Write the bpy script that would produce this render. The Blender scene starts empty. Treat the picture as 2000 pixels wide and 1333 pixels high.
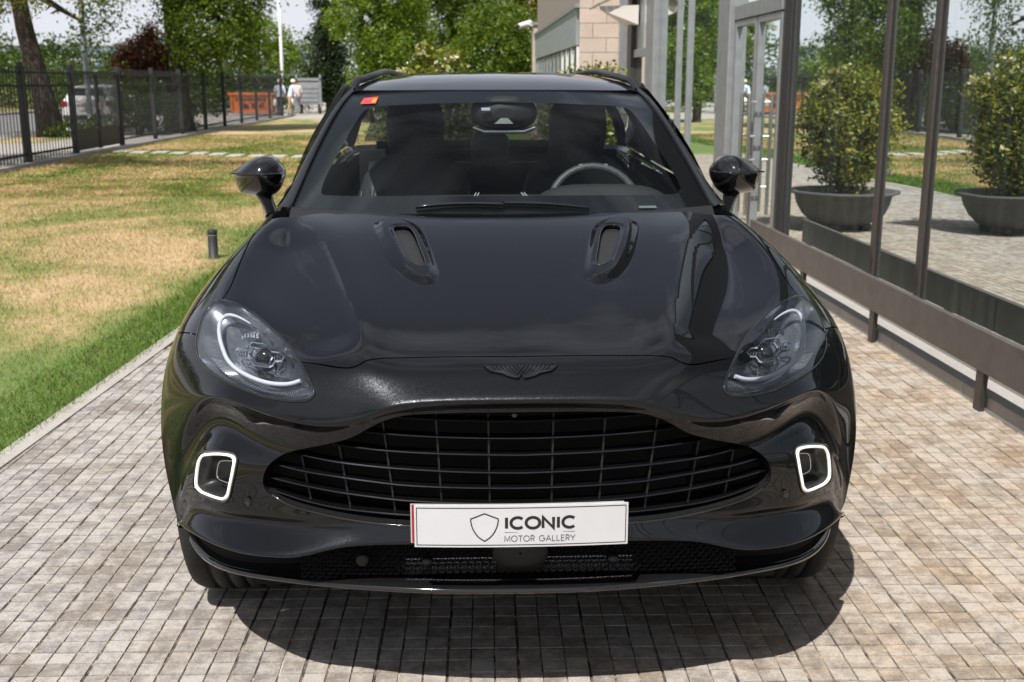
import bpy, bmesh, math, random
import numpy as np
from mathutils import Vector, Matrix
from mathutils.geometry import delaunay_2d_cdt

R = math.radians
SC = bpy.context.scene
COL = SC.collection

# ---------------------------------------------------------------- camera
FPX, VPX, HORIZ, CAMH = 2200.0, 910.0, 162.0, 1.6      # focal length and vanishing point in 2000 px wide pixels
PITCH = math.atan((666.5 - HORIZ) / FPX)
YAW = math.atan((1000 - VPX) * math.cos(PITCH) / FPX)
CAM = np.array([-.128, -2.586, CAMH])
FWD = np.array([math.sin(YAW) * math.cos(PITCH), math.cos(YAW) * math.cos(PITCH), -math.sin(PITCH)])
RGT = np.array([math.cos(YAW), -math.sin(YAW), 0.0])
UPV = np.cross(RGT, FWD)
cam_d = bpy.data.cameras.new('camera')
cam_d.sensor_width = 36.0
cam_d.lens = FPX / 2000 * 36
cam_d.clip_start, cam_d.clip_end = .05, 3000
cam_d.dof.use_dof = True
cam_d.dof.focus_distance = 2.95
cam_d.dof.aperture_fstop = 6.5
cam = bpy.data.objects.new('camera', cam_d)
COL.objects.link(cam)
cam.matrix_world = Matrix(((RGT[0], UPV[0], -FWD[0], CAM[0]), (RGT[1], UPV[1], -FWD[1], CAM[1]),
                           (RGT[2], UPV[2], -FWD[2], CAM[2]), (0, 0, 0, 1)))
SC.camera = cam

# ---------------------------------------------------------------- daylight
SUN = Vector((-.255, -.57, 1.0)).normalized()            # towards the sun
world = bpy.data.worlds.new('World'); SC.world = world; world.use_nodes = True
wn = world.node_tree.nodes; wl = world.node_tree.links; wn.clear()
w_out = wn.new('ShaderNodeOutputWorld'); w_bg = wn.new('ShaderNodeBackground')
sky = wn.new('ShaderNodeTexSky'); sky.sky_type = 'NISHITA'; sky.sun_disc = False
sky.sun_elevation = math.asin(SUN.z); sky.sun_rotation = math.atan2(SUN.x, SUN.y)
sky.altitude = 600; sky.air_density = 1.0; sky.dust_density = 2.0; sky.ozone_density = 1.0
# summer haze that thickens towards the horizon, and thin broken cloud above it
w_tc = wn.new('ShaderNodeTexCoord'); w_map = wn.new('ShaderNodeMapping'); w_map.inputs['Scale'].default_value = (1.0, 1.0, 2.4)
w_no = wn.new('ShaderNodeTexNoise'); w_no.inputs['Scale'].default_value = 2.6; w_no.inputs['Detail'].default_value = 7; w_no.inputs['Roughness'].default_value = .58
w_rmp = wn.new('ShaderNodeValToRGB'); w_rmp.color_ramp.elements[0].position = .50; w_rmp.color_ramp.elements[1].position = .66
w_rmp.color_ramp.elements[0].color = (.04, .04, .04, 1); w_rmp.color_ramp.elements[1].color = (.66, .66, .66, 1)
w_sep = wn.new('ShaderNodeSeparateXYZ'); w_hz = wn.new('ShaderNodeMapRange'); w_hz.interpolation_type = 'SMOOTHSTEP'
w_hz.inputs['From Min'].default_value = .02; w_hz.inputs['From Max'].default_value = .50; w_hz.inputs['To Min'].default_value = .93; w_hz.inputs['To Max'].default_value = .0
w_max = wn.new('ShaderNodeMath'); w_max.operation = 'MAXIMUM'
w_mix = wn.new('ShaderNodeMixRGB'); w_mix.inputs[2].default_value = (6.7, 6.85, 7.35, 1)
wl.new(w_tc.outputs['Generated'], w_map.inputs[0]); wl.new(w_map.outputs[0], w_no.inputs[0]); wl.new(w_no.outputs[0], w_rmp.inputs[0])
wl.new(w_tc.outputs['Generated'], w_sep.inputs[0]); wl.new(w_sep.outputs[2], w_hz.inputs['Value'])
wl.new(w_rmp.outputs[0], w_max.inputs[0]); wl.new(w_hz.outputs[0], w_max.inputs[1])
w_hsv = wn.new('ShaderNodeHueSaturation'); w_hsv.inputs['Saturation'].default_value = .45; w_hsv.inputs['Value'].default_value = .78
wl.new(sky.outputs[0], w_hsv.inputs['Color']); wl.new(w_max.outputs[0], w_mix.inputs[0]); wl.new(w_hsv.outputs[0], w_mix.inputs[1]); wl.new(w_mix.outputs[0], w_bg.inputs[0])
wl.new(w_bg.outputs[0], w_out.inputs[0]); w_bg.inputs[1].default_value = .095
sun_d = bpy.data.lights.new('sun', 'SUN'); sun_d.energy = 4.7; sun_d.angle = R(.55); sun_d.color = (1.0, .955, .89)
sun = bpy.data.objects.new('sun', sun_d); COL.objects.link(sun); sun.location = (-8, -9, 30)
sun.rotation_euler = SUN.to_track_quat('Z', 'Y').to_euler()
SC.view_settings.view_transform = 'Standard'; SC.view_settings.look = 'None'
SC.view_settings.exposure = 0.40; SC.view_settings.gamma = 1.0; SC.view_settings.use_curve_mapping = False
SC.render.engine = 'CYCLES'
SC.cycles.use_denoising = True
SC.cycles.max_bounces = 10; SC.cycles.transparent_max_bounces = 24; SC.cycles.glossy_bounces = 6
SC.cycles.caustics_reflective = False; SC.cycles.caustics_refractive = False
SC.cycles.sample_clamp_indirect = 8.0

# ---------------------------------------------------------------- helpers
def empty(name, label=None, cat=None, group=None, loc=(0, 0, 0), kind=None):
    o = bpy.data.objects.new(name, None); COL.objects.link(o); o.location = loc
    tag(o, label, cat, group, kind)
    return o

def tag(o, label=None, cat=None, group=None, kind=None):
    if label: o['label'] = label
    if cat: o['category'] = cat
    if group: o['group'] = group
    if kind: o['kind'] = kind
    return o

def link(name, me, m=None, parent=None, label=None, cat=None, group=None, kind=None, loc=None):
    o = bpy.data.objects.new(name, me); COL.objects.link(o)
    if m is not None:
        if isinstance(m, (list, tuple)):
            for k in m: me.materials.append(k)
        elif not me.materials: me.materials.append(m)
    if parent is not None: o.parent = parent
    if loc is not None: o.location = loc
    return tag(o, label, cat, group, kind)

def fast_mesh(name, V, Fq, smooth=False, mat_idx=None):
    """mesh out of numpy arrays; Fq is an (n, k) array of equal sized faces"""
    V = np.asarray(V, dtype=np.float32); Fq = np.asarray(Fq, dtype=np.int32)
    me = bpy.data.meshes.new(name); n, k = Fq.shape
    me.vertices.add(len(V)); me.vertices.foreach_set('co', V.ravel())
    me.loops.add(n * k); me.loops.foreach_set('vertex_index', Fq.ravel())
    me.polygons.add(n); me.polygons.foreach_set('loop_start', np.arange(0, n * k, k, dtype=np.int32))
    me.polygons.foreach_set('loop_total', np.full(n, k, dtype=np.int32))
    me.polygons.foreach_set('use_smooth', np.full(n, bool(smooth)))
    if mat_idx is not None: me.polygons.foreach_set('material_index', np.asarray(mat_idx, dtype=np.int32))
    me.update(calc_edges=True)
    return me

def project(P):
    d = np.asarray(P, float) - CAM; z = d @ FWD
    return np.stack([1000 + FPX * (d @ RGT) / z, 666.5 - FPX * (d @ UPV) / z], -1)

def at_y(px, py, y):
    r = FWD + RGT * (px - 1000) / FPX - UPV * (py - 666.5) / FPX
    return CAM + r * (y - CAM[1]) / r[1]

class MB:
    """collects simple solids and links them as one mesh object"""
    def __init__(s): s.v = []; s.f = []; s.sm = []; s.mi = []; s.cur = 0
    def add(s, vs, fs, smooth=False):
        b = len(s.v); s.v += [tuple(map(float, p)) for p in vs]
        for f in fs:
            s.f.append(tuple(i + b for i in f)); s.sm.append(smooth); s.mi.append(s.cur)
        return s
    def box(s, x0, x1, y0, y1, z0, z1):
        vs = [(x, y, z) for z in (z0, z1) for y in (y0, y1) for x in (x0, x1)]
        return s.add(vs, [(0, 2, 3, 1), (4, 5, 7, 6), (0, 1, 5, 4), (2, 6, 7, 3), (0, 4, 6, 2), (1, 3, 7, 5)])
    def bevel_box(s, x0, x1, y0, y1, z0, z1, b):
        bm = bmesh.new(); bmesh.ops.create_cube(bm, size=1)
        for v in bm.verts: v.co = ((x0 + x1) / 2 + v.co.x * (x1 - x0), (y0 + y1) / 2 + v.co.y * (y1 - y0), (z0 + z1) / 2 + v.co.z * (z1 - z0))
        bmesh.ops.bevel(bm, geom=bm.edges[:], offset=b, segments=2, affect='EDGES', profile=.5)
        return s.bm(bm)
    def bm(s, bm, smooth=False):
        bm.verts.index_update(); vs = [v.co[:] for v in bm.verts]; fs = [[v.index for v in f.verts] for f in bm.faces]
        bm.free(); return s.add(vs, fs, smooth)
    def tube(s, pts, r, n=8, cap=True, smooth=True, flat=1.0, up=(0, 0, 1)):
        pts = [Vector(p) for p in pts]; rr = r if isinstance(r, (list, tuple)) else [r] * len(pts)
        vs = []; U0 = Vector(up); prevn = None
        for i, p in enumerate(pts):
            t = (pts[min(i + 1, len(pts) - 1)] - pts[max(i - 1, 0)]).normalized()
            if prevn is None:
                a = U0 if abs(t.dot(U0)) < .95 else Vector((1, 0, 0))
                nn = (a - t * a.dot(t)).normalized()
            else:
                nn = (prevn - t * prevn.dot(t)).normalized()
            prevn = nn; bb = t.cross(nn)
            for k in range(n):
                a = 2 * math.pi * k / n
                vs.append(p + nn * (rr[i] * flat * math.cos(a)) + bb * (rr[i] * math.sin(a)))
        fs = []
        for i in range(len(pts) - 1):
            for k in range(n):
                fs.append((i * n + k, i * n + (k + 1) % n, (i + 1) * n + (k + 1) % n, (i + 1) * n + k))
        s.add(vs, fs, smooth)
        if cap:
            s.add([vs[k] for k in range(n)], [tuple(reversed(range(n)))]); s.add([vs[-n + k] for k in range(n)], [tuple(range(n))])
        return s
    def lathe(s, prof, cx=0, cy=0, cz=0, n=24, axis='z', smooth=True):
        vs = []
        for (r, h) in prof:
            for k in range(n):
                a = 2 * math.pi * k / n; c, q = r * math.cos(a), r * math.sin(a)
                vs.append((cx + c, cy + q, cz + h) if axis == 'z' else (cx + h, cy + c, cz + q) if axis == 'x' else (cx + c, cy + h, cz + q))
        fs = []
        for i in range(len(prof) - 1):
            for k in range(n):
                q = (i * n + k, i * n + (k + 1) % n, (i + 1) * n + (k + 1) % n, (i + 1) * n + k)
                fs.append(q if axis != 'y' else tuple(reversed(q)))
        return s.add(vs, fs, smooth)
    def loft(s, rings, closed=True, cap=True, smooth=True):
        n = len(rings[0]); vs = [p for r in rings for p in r]; fs = []
        for i in range(len(rings) - 1):
            for k in range(n if closed else n - 1):
                fs.append((i * n + k, i * n + (k + 1) % n, (i + 1) * n + (k + 1) % n, (i + 1) * n + k))
        s.add(vs, fs, smooth)
        if cap and closed:
            s.add(rings[0], [tuple(reversed(range(n)))]); s.add(rings[-1], [tuple(range(n))])
        return s
    def mirror(s):
        """adds the x -> -x copy of everything collected so far"""
        b = len(s.v); s.v += [(-x, y, z) for x, y, z in s.v]
        s.f += [tuple(i + b for i in reversed(f)) for f in s.f]; s.sm += s.sm[:]; s.mi += s.mi[:]
        return s
    def xf(s, M):
        s.v = [tuple(M @ Vector(p)) for p in s.v]; return s
    def mesh(s, name):
        me = bpy.data.meshes.new(name); me.from_pydata(s.v, [], s.f)
        me.polygons.foreach_set('use_smooth', s.sm)
        me.polygons.foreach_set('material_index', s.mi); me.update()
        return me
    def build(s, name, m, parent=None, **kw): return link(name, s.mesh(name), m, parent, **kw)

def recalc(o):
    bm = bmesh.new(); bm.from_mesh(o.data); bmesh.ops.recalc_face_normals(bm, faces=bm.faces); bm.to_mesh(o.data); bm.free(); return o

# ---------------------------------------------------------------- materials
class NT:
    def __init__(s, name):
        s.m = bpy.data.materials.new(name); s.m.use_nodes = True
        s.n = s.m.node_tree.nodes; s.l = s.m.node_tree.links; s.n.clear()
        s.out = s.n.new('ShaderNodeOutputMaterial')
    def N(s, t, **kw):
        n = s.n.new('ShaderNode' + t)
        for k, v in kw.items():
            if k in n.inputs.keys(): n.inputs[k].default_value = v
            else: setattr(n, k, v)
        return n
    def L(s, a, b): s.l.new(a, b)
    def pos(s, scale=(1, 1, 1), obj=False):
        tc = s.N('TexCoord') if obj else s.N('NewGeometry')
        mp = s.N('Mapping'); mp.inputs['Scale'].default_value = scale
        s.L(tc.outputs['Object' if obj else 'Position'], mp.inputs[0]); return mp.outputs[0]
    def noise(s, vec, scale, detail=4, rough=.55, dist=0):
        n = s.N('TexNoise'); n.inputs['Scale'].default_value = scale; n.inputs['Detail'].default_value = detail
        n.inputs['Roughness'].default_value = rough; n.inputs['Distortion'].default_value = dist
        s.L(vec, n.inputs['Vector']); return n.outputs['Fac']
    def ramp(s, fac, stops):
        r = s.N('ValToRGB'); e = r.color_ramp.elements
        while len(e) < len(stops): e.new(.5)
        for q, (p, c) in zip(e, stops):
            q.position = p; q.color = (*c, 1) if len(c) == 3 else c
        s.L(fac, r.inputs[0]); return r.outputs[0]
    def mix(s, fac, a, b, mode='MIX'):
        m = s.N('MixRGB', blend_type=mode)
        for i, x in ((0, fac), (1, a), (2, b)):
            if isinstance(x, (int, float)): m.inputs[i].default_value = x
            elif isinstance(x, (tuple, list)): m.inputs[i].default_value = (*x, 1) if len(x) == 3 else x
            else: s.L(x, m.inputs[i])
        return m.outputs[0]
    def math(s, op, a, b=None):
        m = s.N('Math', operation=op)
        for i, x in ((0, a), (1, b)):
            if x is None: continue
            if isinstance(x, (int, float)): m.inputs[i].default_value = x
            else: s.L(x, m.inputs[i])
        return m.outputs[0]
    def bump(s, h, strength=.3, dist=.01):
        b = s.N('Bump'); b.inputs['Strength'].default_value = strength; b.inputs['Distance'].default_value = dist
        s.L(h, b.inputs['Height']); return b.outputs[0]
    def bsdf(s, col=None, rough=.5, metal=0, normal=None, **kw):
        p = s.N('BsdfPrincipled')
        for k, v in (('Base Color', col), ('Roughness', rough), ('Metallic', metal), ('Normal', normal)):
            if v is None: continue
            if isinstance(v, (int, float)): p.inputs[k].default_value = v
            elif isinstance(v, (tuple, list)): p.inputs[k].default_value = (*v, 1) if len(v) == 3 else v
            else: s.L(v, p.inputs[k])
        for k, v in kw.items(): p.inputs[k.replace('_', ' ')].default_value = v
        s.L(p.outputs[0], s.out.inputs[0]); s.p = p; return s

def plain(name, col, rough=.5, metal=0, var=.12, scale=18, bump=0, **kw):
    """one material with a little uneven colour and gloss, as real surfaces have"""
    t = NT(name); v = t.pos(); n = t.noise(v, scale, 5)
    c = t.ramp(n, [(.3, tuple(x * (1 - var) for x in col)), (.7, tuple(min(1, x * (1 + var)) for x in col))])
    t.bsdf(c, rough, metal, t.bump(n, bump, .004) if bump else None, **kw)
    return t.m
# ---------------------------------------------------------------- materials of the car
def paint(name, base, flake=True):
    t = NT(name); v = t.pos()
    vo = t.N('TexVoronoi', feature='F1'); vo.inputs['Scale'].default_value = 950; t.L(v, vo.inputs['Vector'])
    geo = t.N('NewGeometry')
    sub = t.N('VectorMath', operation='SUBTRACT'); t.L(vo.outputs['Color'], sub.inputs[0]); sub.inputs[1].default_value = (.5, .5, .5)
    scl = t.N('VectorMath', operation='SCALE'); t.L(sub.outputs[0], scl.inputs[0]); scl.inputs['Scale'].default_value = .18
    add = t.N('VectorMath', operation='ADD'); t.L(geo.outputs['Normal'], add.inputs[0]); t.L(scl.outputs[0], add.inputs[1])
    nrm = t.N('VectorMath', operation='NORMALIZE'); t.L(add.outputs[0], nrm.inputs[0])
    df = t.N('BsdfDiffuse'); df.inputs[0].default_value = (.0035, .0037, .0042, 1)
    fl = t.N('BsdfGlossy'); fl.inputs['Roughness'].default_value = .27; fl.inputs['Color'].default_value = (*base, 1); t.L(nrm.outputs[0], fl.inputs['Normal'])
    ad2 = t.N('AddShader'); t.L(df.outputs[0], ad2.inputs[0]); t.L(fl.outputs[0], ad2.inputs[1])
    fr = t.N('Fresnel'); fr.inputs['IOR'].default_value = 1.36
    cc = t.N('BsdfGlossy'); cc.inputs['Roughness'].default_value = .0; cc.inputs['Color'].default_value = (.95, .96, 1.0, 1)
    mxx = t.N('MixShader'); t.L(fr.outputs[0], mxx.inputs[0]); t.L(ad2.outputs[0], mxx.inputs[1]); t.L(cc.outputs[0], mxx.inputs[2]); t.L(mxx.outputs[0], t.out.inputs[0])
    return t.m
M_PAINT = paint('black_metallic_paint', (.017, .0178, .0198))
M_GLOSS = plain('gloss_black_trim', (.008, .008, .009), .06, 0, .1, 30, Coat_Weight=.6, Coat_Roughness=.03)
M_SATIN = plain('satin_black_plastic', (.012, .012, .013), .38, 0, .2, 120)
M_MATT = plain('matt_black_plastic', (.009, .009, .010), .6, 0, .25, 160, bump=.15)
t = NT('vent_weave'); v = t.pos((1, 1, 1)); ck = t.N('TexVoronoi'); ck.inputs['Scale'].default_value = 330; t.L(v, ck.inputs['Vector']); t.bsdf(t.ramp(ck.outputs['Distance'], [(.25, (.006, .006, .006)), (.6, (.040, .040, .042))]), .45, .3, t.bump(ck.outputs['Distance'], .5, .002)); M_WEAVE = t.m
M_MESHBAR = plain('black_mesh_plastic', (.040, .040, .043), .32, 0, .15, 80)
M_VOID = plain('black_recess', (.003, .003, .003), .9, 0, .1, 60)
M_RUBBER = plain('tyre_rubber', (.016, .016, .017), .78, 0, .3, 60, bump=.4)
M_CHROME = plain('dark_chrome', (.55, .55, .57), .12, 1.0, .06, 40)
M_ALU = plain('bright_reflector', (.80, .80, .82), .16, 1.0, .05, 60)
M_LAMPIN = plain('lamp_housing', (.22, .24, .28), .22, .75, .2, 120)
M_BAR = plain('grille_bar_black_chrome', (.045, .045, .05), .11, .9, .1, 50)
M_LEATHER = plain('black_leather', (.062, .062, .066), .5, 0, .2, 90, bump=.15)
M_DASH = plain('dashboard_leather', (.030, .031, .033), .55, 0, .2, 120, bump=.2)
M_LINING = plain('dark_headlining', (.03, .03, .032), .9, 0, .15, 80)
M_STITCH = plain('pale_stitching', (.55, .56, .56), .7, 0, .1, 200)
M_RIM = plain('dark_wheel_metal', (.05, .05, .053), .25, .9, .1, 40)

def glass_mat(name, tint, refl_rough=.0, ior=1.5, alpha_min=.0, film=1.0):
    """thin pane: fresnel reflection over a tinted clear sheet"""
    t = NT(name); fr = t.N('Fresnel'); fr.inputs['IOR'].default_value = ior
    tr = t.N('BsdfTransparent'); tr.inputs[0].default_value = (*tint, 1)
    gl = t.N('BsdfGlossy'); gl.inputs['Roughness'].default_value = refl_rough; gl.inputs['Color'].default_value = (1, 1, 1, 1)
    v = t.pos(); n = t.noise(v, 3, 3); f2 = t.math('MULTIPLY', t.math('ADD', n, 1.5), .5 * film)   # a film of dust and streaks
    fac = t.math('MAXIMUM', t.math('MULTIPLY', fr.outputs[0], f2), alpha_min)
    mx_ = t.N('MixShader'); t.L(fac, mx_.inputs[0]); t.L(tr.outputs[0], mx_.inputs[1]); t.L(gl.outputs[0], mx_.inputs[2])
    t.L(mx_.outputs[0], t.out.inputs[0]); return t.m
M_SCREEN = glass_mat('windscreen_glass', (.76, .81, .81), film=.32)
M_SIDEGLASS = glass_mat('side_glass', (.40, .44, .44))
M_REARGLASS = glass_mat('rear_glass', (.22, .25, .24))
M_LENS = glass_mat('headlight_lens', (.93, .94, .95), ior=1.55)

def lit(name, col, strength, base=(.8, .8, .8)):
    t = NT(name); v = t.pos(); n = t.noise(v, 90, 2)
    c = t.ramp(n, [(.3, tuple(x * .93 for x in col)), (.7, col)])
    t.bsdf(base, .3); t.L(c, t.p.inputs['Emission Color']); t.p.inputs['Emission Strength'].default_value = strength
    return t.m
M_DRL = lit('daytime_light_lit', (1.0, 1.0, .93), .50)
M_STRIP = lit('white_light_guide', (.78, .86, 1.0), .03, (.55, .58, .66))
# ================================================================ THE SETTING
rng = np.random.default_rng(7)
random.seed(7)
TW = .2                                   # paving tile, 3 x 3 pads
PROT = R(-1.1)                            # the tile rows lie a touch off the car's axis
cP, sP = math.cos(PROT), math.sin(PROT)
def rotp(x, y): return x * cP - y * sP, x * sP + y * cP
KX = lambda y: -2.205 + .053 * (y - 2.22)          # left edge of the paving

# ---- ground sheets
def terrain(t):
    v = t.pos(); n1 = t.noise(v, .25, 5); n2 = t.noise(v, 6, 4)
    c = t.mix(t.ramp(n1, [(.35, (.10, .11, .035)), (.65, (.20, .15, .075))]), t.ramp(n2, [(.3, (.07, .08, .03)), (.7, (.17, .14, .07))]), .5)
    t.bsdf(t.mix(.5, t.ramp(n1, [(.35, (.10, .11, .035)), (.65, (.20, .15, .075))]), t.ramp(n2, [(.3, (.07, .08, .03)), (.7, (.17, .14, .07))])), .95)
    return t.m
t = NT('rough_ground'); v = t.pos(); n1 = t.noise(v, .25, 5); n2 = t.noise(v, 6, 4)
t.bsdf(t.mix(.5, t.ramp(n1, [(.35, (.10, .11, .035)), (.65, (.20, .15, .075))]), t.ramp(n2, [(.3, (.07, .08, .03)), (.7, (.17, .14, .07))])), .95)
M_GROUND = t.m
MB().box(-400, 400, -120, 900, -.30, -.052).build('ground', M_GROUND, kind='structure')

def lawn_colour(t):
    """patchy summer lawn: burnt straw with greener drifts, lush along the paving edge"""
    v = t.pos((1.15, .70, 1)); big = t.noise(v, .36, 5, .62, 1.0); v2 = t.pos(); mid = t.noise(v2, 1.15, 5, .65, .8); fine = t.noise(v2, 26, 5, .7)
    sx = t.N('SeparateXYZ'); t.L(v2, sx.inputs[0])
    edge = t.N('MapRange'); edge.inputs['From Min'].default_value = -3.15; edge.inputs['From Max'].default_value = -2.50
    t.L(t.math('SUBTRACT', sx.outputs[0], t.math('MULTIPLY', sx.outputs[1], .04)), edge.inputs['Value'])
    far = t.N('MapRange'); far.inputs['From Min'].default_value = 9; far.inputs['From Max'].default_value = 20; far.inputs['To Max'].default_value = .02; t.L(sx.outputs[1], far.inputs['Value'])
    g = t.math('ADD', t.math('MULTIPLY', big, .725), t.math('MULTIPLY', mid, .34)); g = t.math('ADD', g, t.math('MULTIPLY', edge.outputs[0], .20)); g = t.math('ADD', g, far.outputs[0])
    g = t.math('ADD', g, t.math('MULTIPLY', t.math('SUBTRACT', fine, .5), .22))
    return g, fine
t = NT('summer_lawn'); g, fine = lawn_colour(t)
c = t.ramp(g, [(.42, (.52, .385, .225)), (.51, (.45, .34, .18)), (.58, (.25, .25, .085)), (.70, (.125, .185, .042))])
c = t.mix(t.math('MULTIPLY', fine, .55), c, (.10, .085, .035), 'MULTIPLY') if False else t.mix(.5, c, t.mix(1.0, c, t.ramp(fine, [(.32, (.35, .35, .35)), (.68, (1.35, 1.35, 1.35))]), 'MULTIPLY'))
t.bsdf(c, .9, 0, t.bump(fine, .5, .03)); M_LAWN = t.m
def sheet(name, pts, z, m, **kw):
    me = bpy.data.meshes.new(name); me.from_pydata([(x, y, z) for x, y in pts], [], [tuple(range(len(pts)))]); return link(name, me, m, **kw)
sheet('lawn', [(-8.7, -14), (KX(-14), -14), (KX(19), 19), (1.6, 20.5), (1.6, 62), (-8.7, 62)], -.012, M_LAWN, kind='structure')
t = NT('pale_concrete'); v = t.pos(); n1 = t.noise(v, 3, 6); n2 = t.noise(v, 60, 3)
t.bsdf(t.mix(.4, t.ramp(n1, [(.3, (.30, .28, .25)), (.7, (.42, .40, .37))]), t.ramp(n2, [(.3, (.28, .265, .24)), (.7, (.44, .42, .39))])), .9, 0, t.bump(n2, .25, .004)); M_CONC = t.m
M_ASPH = plain('street_asphalt', (.155, .155, .158), .9, 0, .18, 5)
sheet('street', [(-24, -60), (-15.2, -60), (-15.2, 140), (-24, 140)], -.040, M_ASPH, kind='structure')
sheet('pavement', [(-15.1, -60), (-8.7, -60), (-8.7, 140), (-15.1, 140)], -.030, M_CONC, kind='structure')
sheet('verge', [(-13.9, 29.5), (-11.9, 29.5), (-11.9, 37), (-13.9, 37)], -.024, M_LAWN, kind='structure')
sheet('far_path', [(-8.6, 50), (3, 46), (3, 49.5), (-8.6, 62)], -.006, M_CONC, kind='structure')
MB().box(-24.25, -24.0, -60, 140, -.05, .08).build('street_kerb', M_CONC, kind='structure')
t = NT('grass_bank'); g, fine = lawn_colour(t); t.bsdf(t.ramp(fine, [(.3, (.16, .17, .05)), (.7, (.36, .30, .13))]), .9); M_BANK = t.m
mb = MB(); mb.add([(-24.25, -60, .05), (-24.25, 140, .05), (-31, 140, 1.0), (-31, -60, 1.0), (-60, 140, 1.3), (-60, -60, 1.3)], [(0, 3, 2, 1), (3, 5, 4, 2)]); recalc(mb.build('grass_bank', M_BANK, kind='structure'))

# ---- paving of ribbed tiles
t = NT('mortar_bed'); v = t.pos(); n1 = t.noise(v, 13, 6, .7); t.bsdf(t.ramp(n1, [(.42, (.045, .040, .035)), (.54, (.20, .165, .125)), (.66, (.50, .44, .37))]), .95); M_BED = t.m
paving = MB().add([(KX(-12), -12, -.0042), (2.66, -12, -.0042), (2.66, 23, -.0042), (KX(23), 23, -.0042)], [(0, 1, 2, 3)]).build('paving', M_BED, kind='structure')
t = NT('worn_paving_tile'); geo = t.N('NewGeometry'); mp = t.N('Mapping'); mp.inputs['Rotation'].default_value = (0, 0, -PROT); t.L(geo.outputs['Position'], mp.inputs[0])
def cellrand(size, seed):
    sn = t.N('VectorMath', operation='SNAP'); ad = t.N('VectorMath', operation='ADD'); ad.inputs[1].default_value = (0, 0, seed + .5); t.L(mp.outputs[0], ad.inputs[0]); t.L(ad.outputs[0], sn.inputs[0]); sn.inputs[1].default_value = (size, size, 9)
    w = t.N('TexWhiteNoise', noise_dimensions='3D'); t.L(sn.outputs[0], w.inputs['Vector']); return w.outputs['Value']
v = geo.outputs['Position']
big = t.noise(v, .55, 4, .6); mid = t.noise(v, 3.2, 5, .65); st = t.noise(v, 17, 6, .72); gr = t.noise(v, 170, 4, .7); tl = cellrand(TW, 0); pd = cellrand(TW / 3, 20)
sx = t.N('SeparateXYZ'); t.L(v, sx.inputs[0]); wx = t.N('MapRange'); wx.inputs['From Min'].default_value = -2.2; wx.inputs['From Max'].default_value = 1.6; t.L(sx.outputs[0], wx.inputs['Value'])
warm = t.math('ADD', t.math('MULTIPLY', wx.outputs[0], .55), t.math('MULTIPLY', t.math('SUBTRACT', mid, .5), 1.6))
warm = t.math('ADD', warm, t.math('MULTIPLY', t.math('SUBTRACT', pd, .5), .16))
c = t.ramp(warm, [(.05, (.42, .395, .375)), (.40, (.46, .405, .355)), (.90, (.56, .435, .30))])
dark = t.math('ADD', t.math('MULTIPLY', st, .72), t.math('MULTIPLY', mid, .42)); dark = t.math('ADD', dark, t.math('MULTIPLY', t.math('SUBTRACT', pd, .5), .13)); dark = t.math('ADD', dark, t.math('MULTIPLY', t.math('SUBTRACT', tl, .5), .05))
dk = t.ramp(dark, [(.48, (1.06, 1.06, 1.05)), (.57, (.80, .795, .79)), (.68, (.52, .51, .51))])
c = t.mix(1.0, c, dk, 'MULTIPLY'); c = t.mix(1.0, c, t.ramp(gr, [(.3, (.68, .68, .68)), (.7, (1.15, 1.15, 1.15))]), 'MULTIPLY')
t.bsdf(c, .88, 0, t.bump(t.math('ADD', gr, t.math('MULTIPLY', st, 1.5)), .55, .004)); M_TILE = t.m
def tile_geo(r, full_=True):
    """one cast tile: nine pads with chamfered edges, the grooves between them real"""
    vs, fs = [], []; p = TW / 3; tw_ = .0022
    for i in range(3):
        for j in range(3):
            x0, x1, y0, y1 = -TW / 2 + i * p, -TW / 2 + (i + 1) * p, -TW / 2 + j * p, -TW / 2 + (j + 1) * p
            gx0 = (.0036 if i == 0 else .0016) + r.uniform(-.0011, .0013); gx1 = (.0036 if i == 2 else .0016) + r.uniform(-.0011, .0013); gy0 = (.0042 if j == 0 else .0026) + r.uniform(-.0012, .0012); gy1 = (.0042 if j == 2 else .0026) + r.uniform(-.0012, .0012)
            h = r.uniform(-.0008, .0005); c_ = .0011
            b = len(vs); w = lambda: r.uniform(-.0009, .0009)
            vs += [(x0 + gx0, y0 + gy0, -.0040), (x1 - gx1, y0 + gy0, -.0040), (x1 - gx1, y1 - gy1, -.0040), (x0 + gx0, y1 - gy1, -.0040),
                   (x0 + gx0 + c_ + w(), y0 + gy0 + c_ * .6 + w() * .6, h + w() * .3), (x1 - gx1 - c_ + w(), y0 + gy0 + c_ * .6 + w() * .6, h + w() * .3), (x1 - gx1 - c_ + w(), y1 - gy1 - c_ * .6 + w() * .6, h + w() * .3), (x0 + gx0 + c_ + w(), y1 - gy1 - c_ * .6 + w() * .6, h + w() * .3)]
            fs += [(b + 4, b + 5, b + 6, b + 7), (b, b + 1, b + 5, b + 4), (b + 1, b + 2, b + 6, b + 5), (b + 2, b + 3, b + 7, b + 6), (b + 3, b, b + 4, b + 7)]
    return np.array(vs), np.array(fs)
variants = [tile_geo(rng) for _ in range(24)]
cells = []
for i in range(-24, 26):
    for j in range(-60, 116):
        cx, cy = rotp((i + .5) * TW, (j + .5) * TW)
        if cx - TW / 2 < KX(cy) - .02 or cx - TW / 2 > 2.44: continue
        cells.append((cx, cy, i, j))
cells = np.array(cells); pc_ = np.concatenate([cells[:, :2], np.zeros((len(cells), 1))], 1); dpt = (pc_ - CAM) @ FWD; pp_ = project(pc_)
vis = (dpt > .5) & (pp_[:, 0] > -70) & (pp_[:, 0] < 2070) & (pp_[:, 1] < 1400) & ~((np.abs(cells[:, 0]) < .75) & (cells[:, 1] > 1.0))
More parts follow.
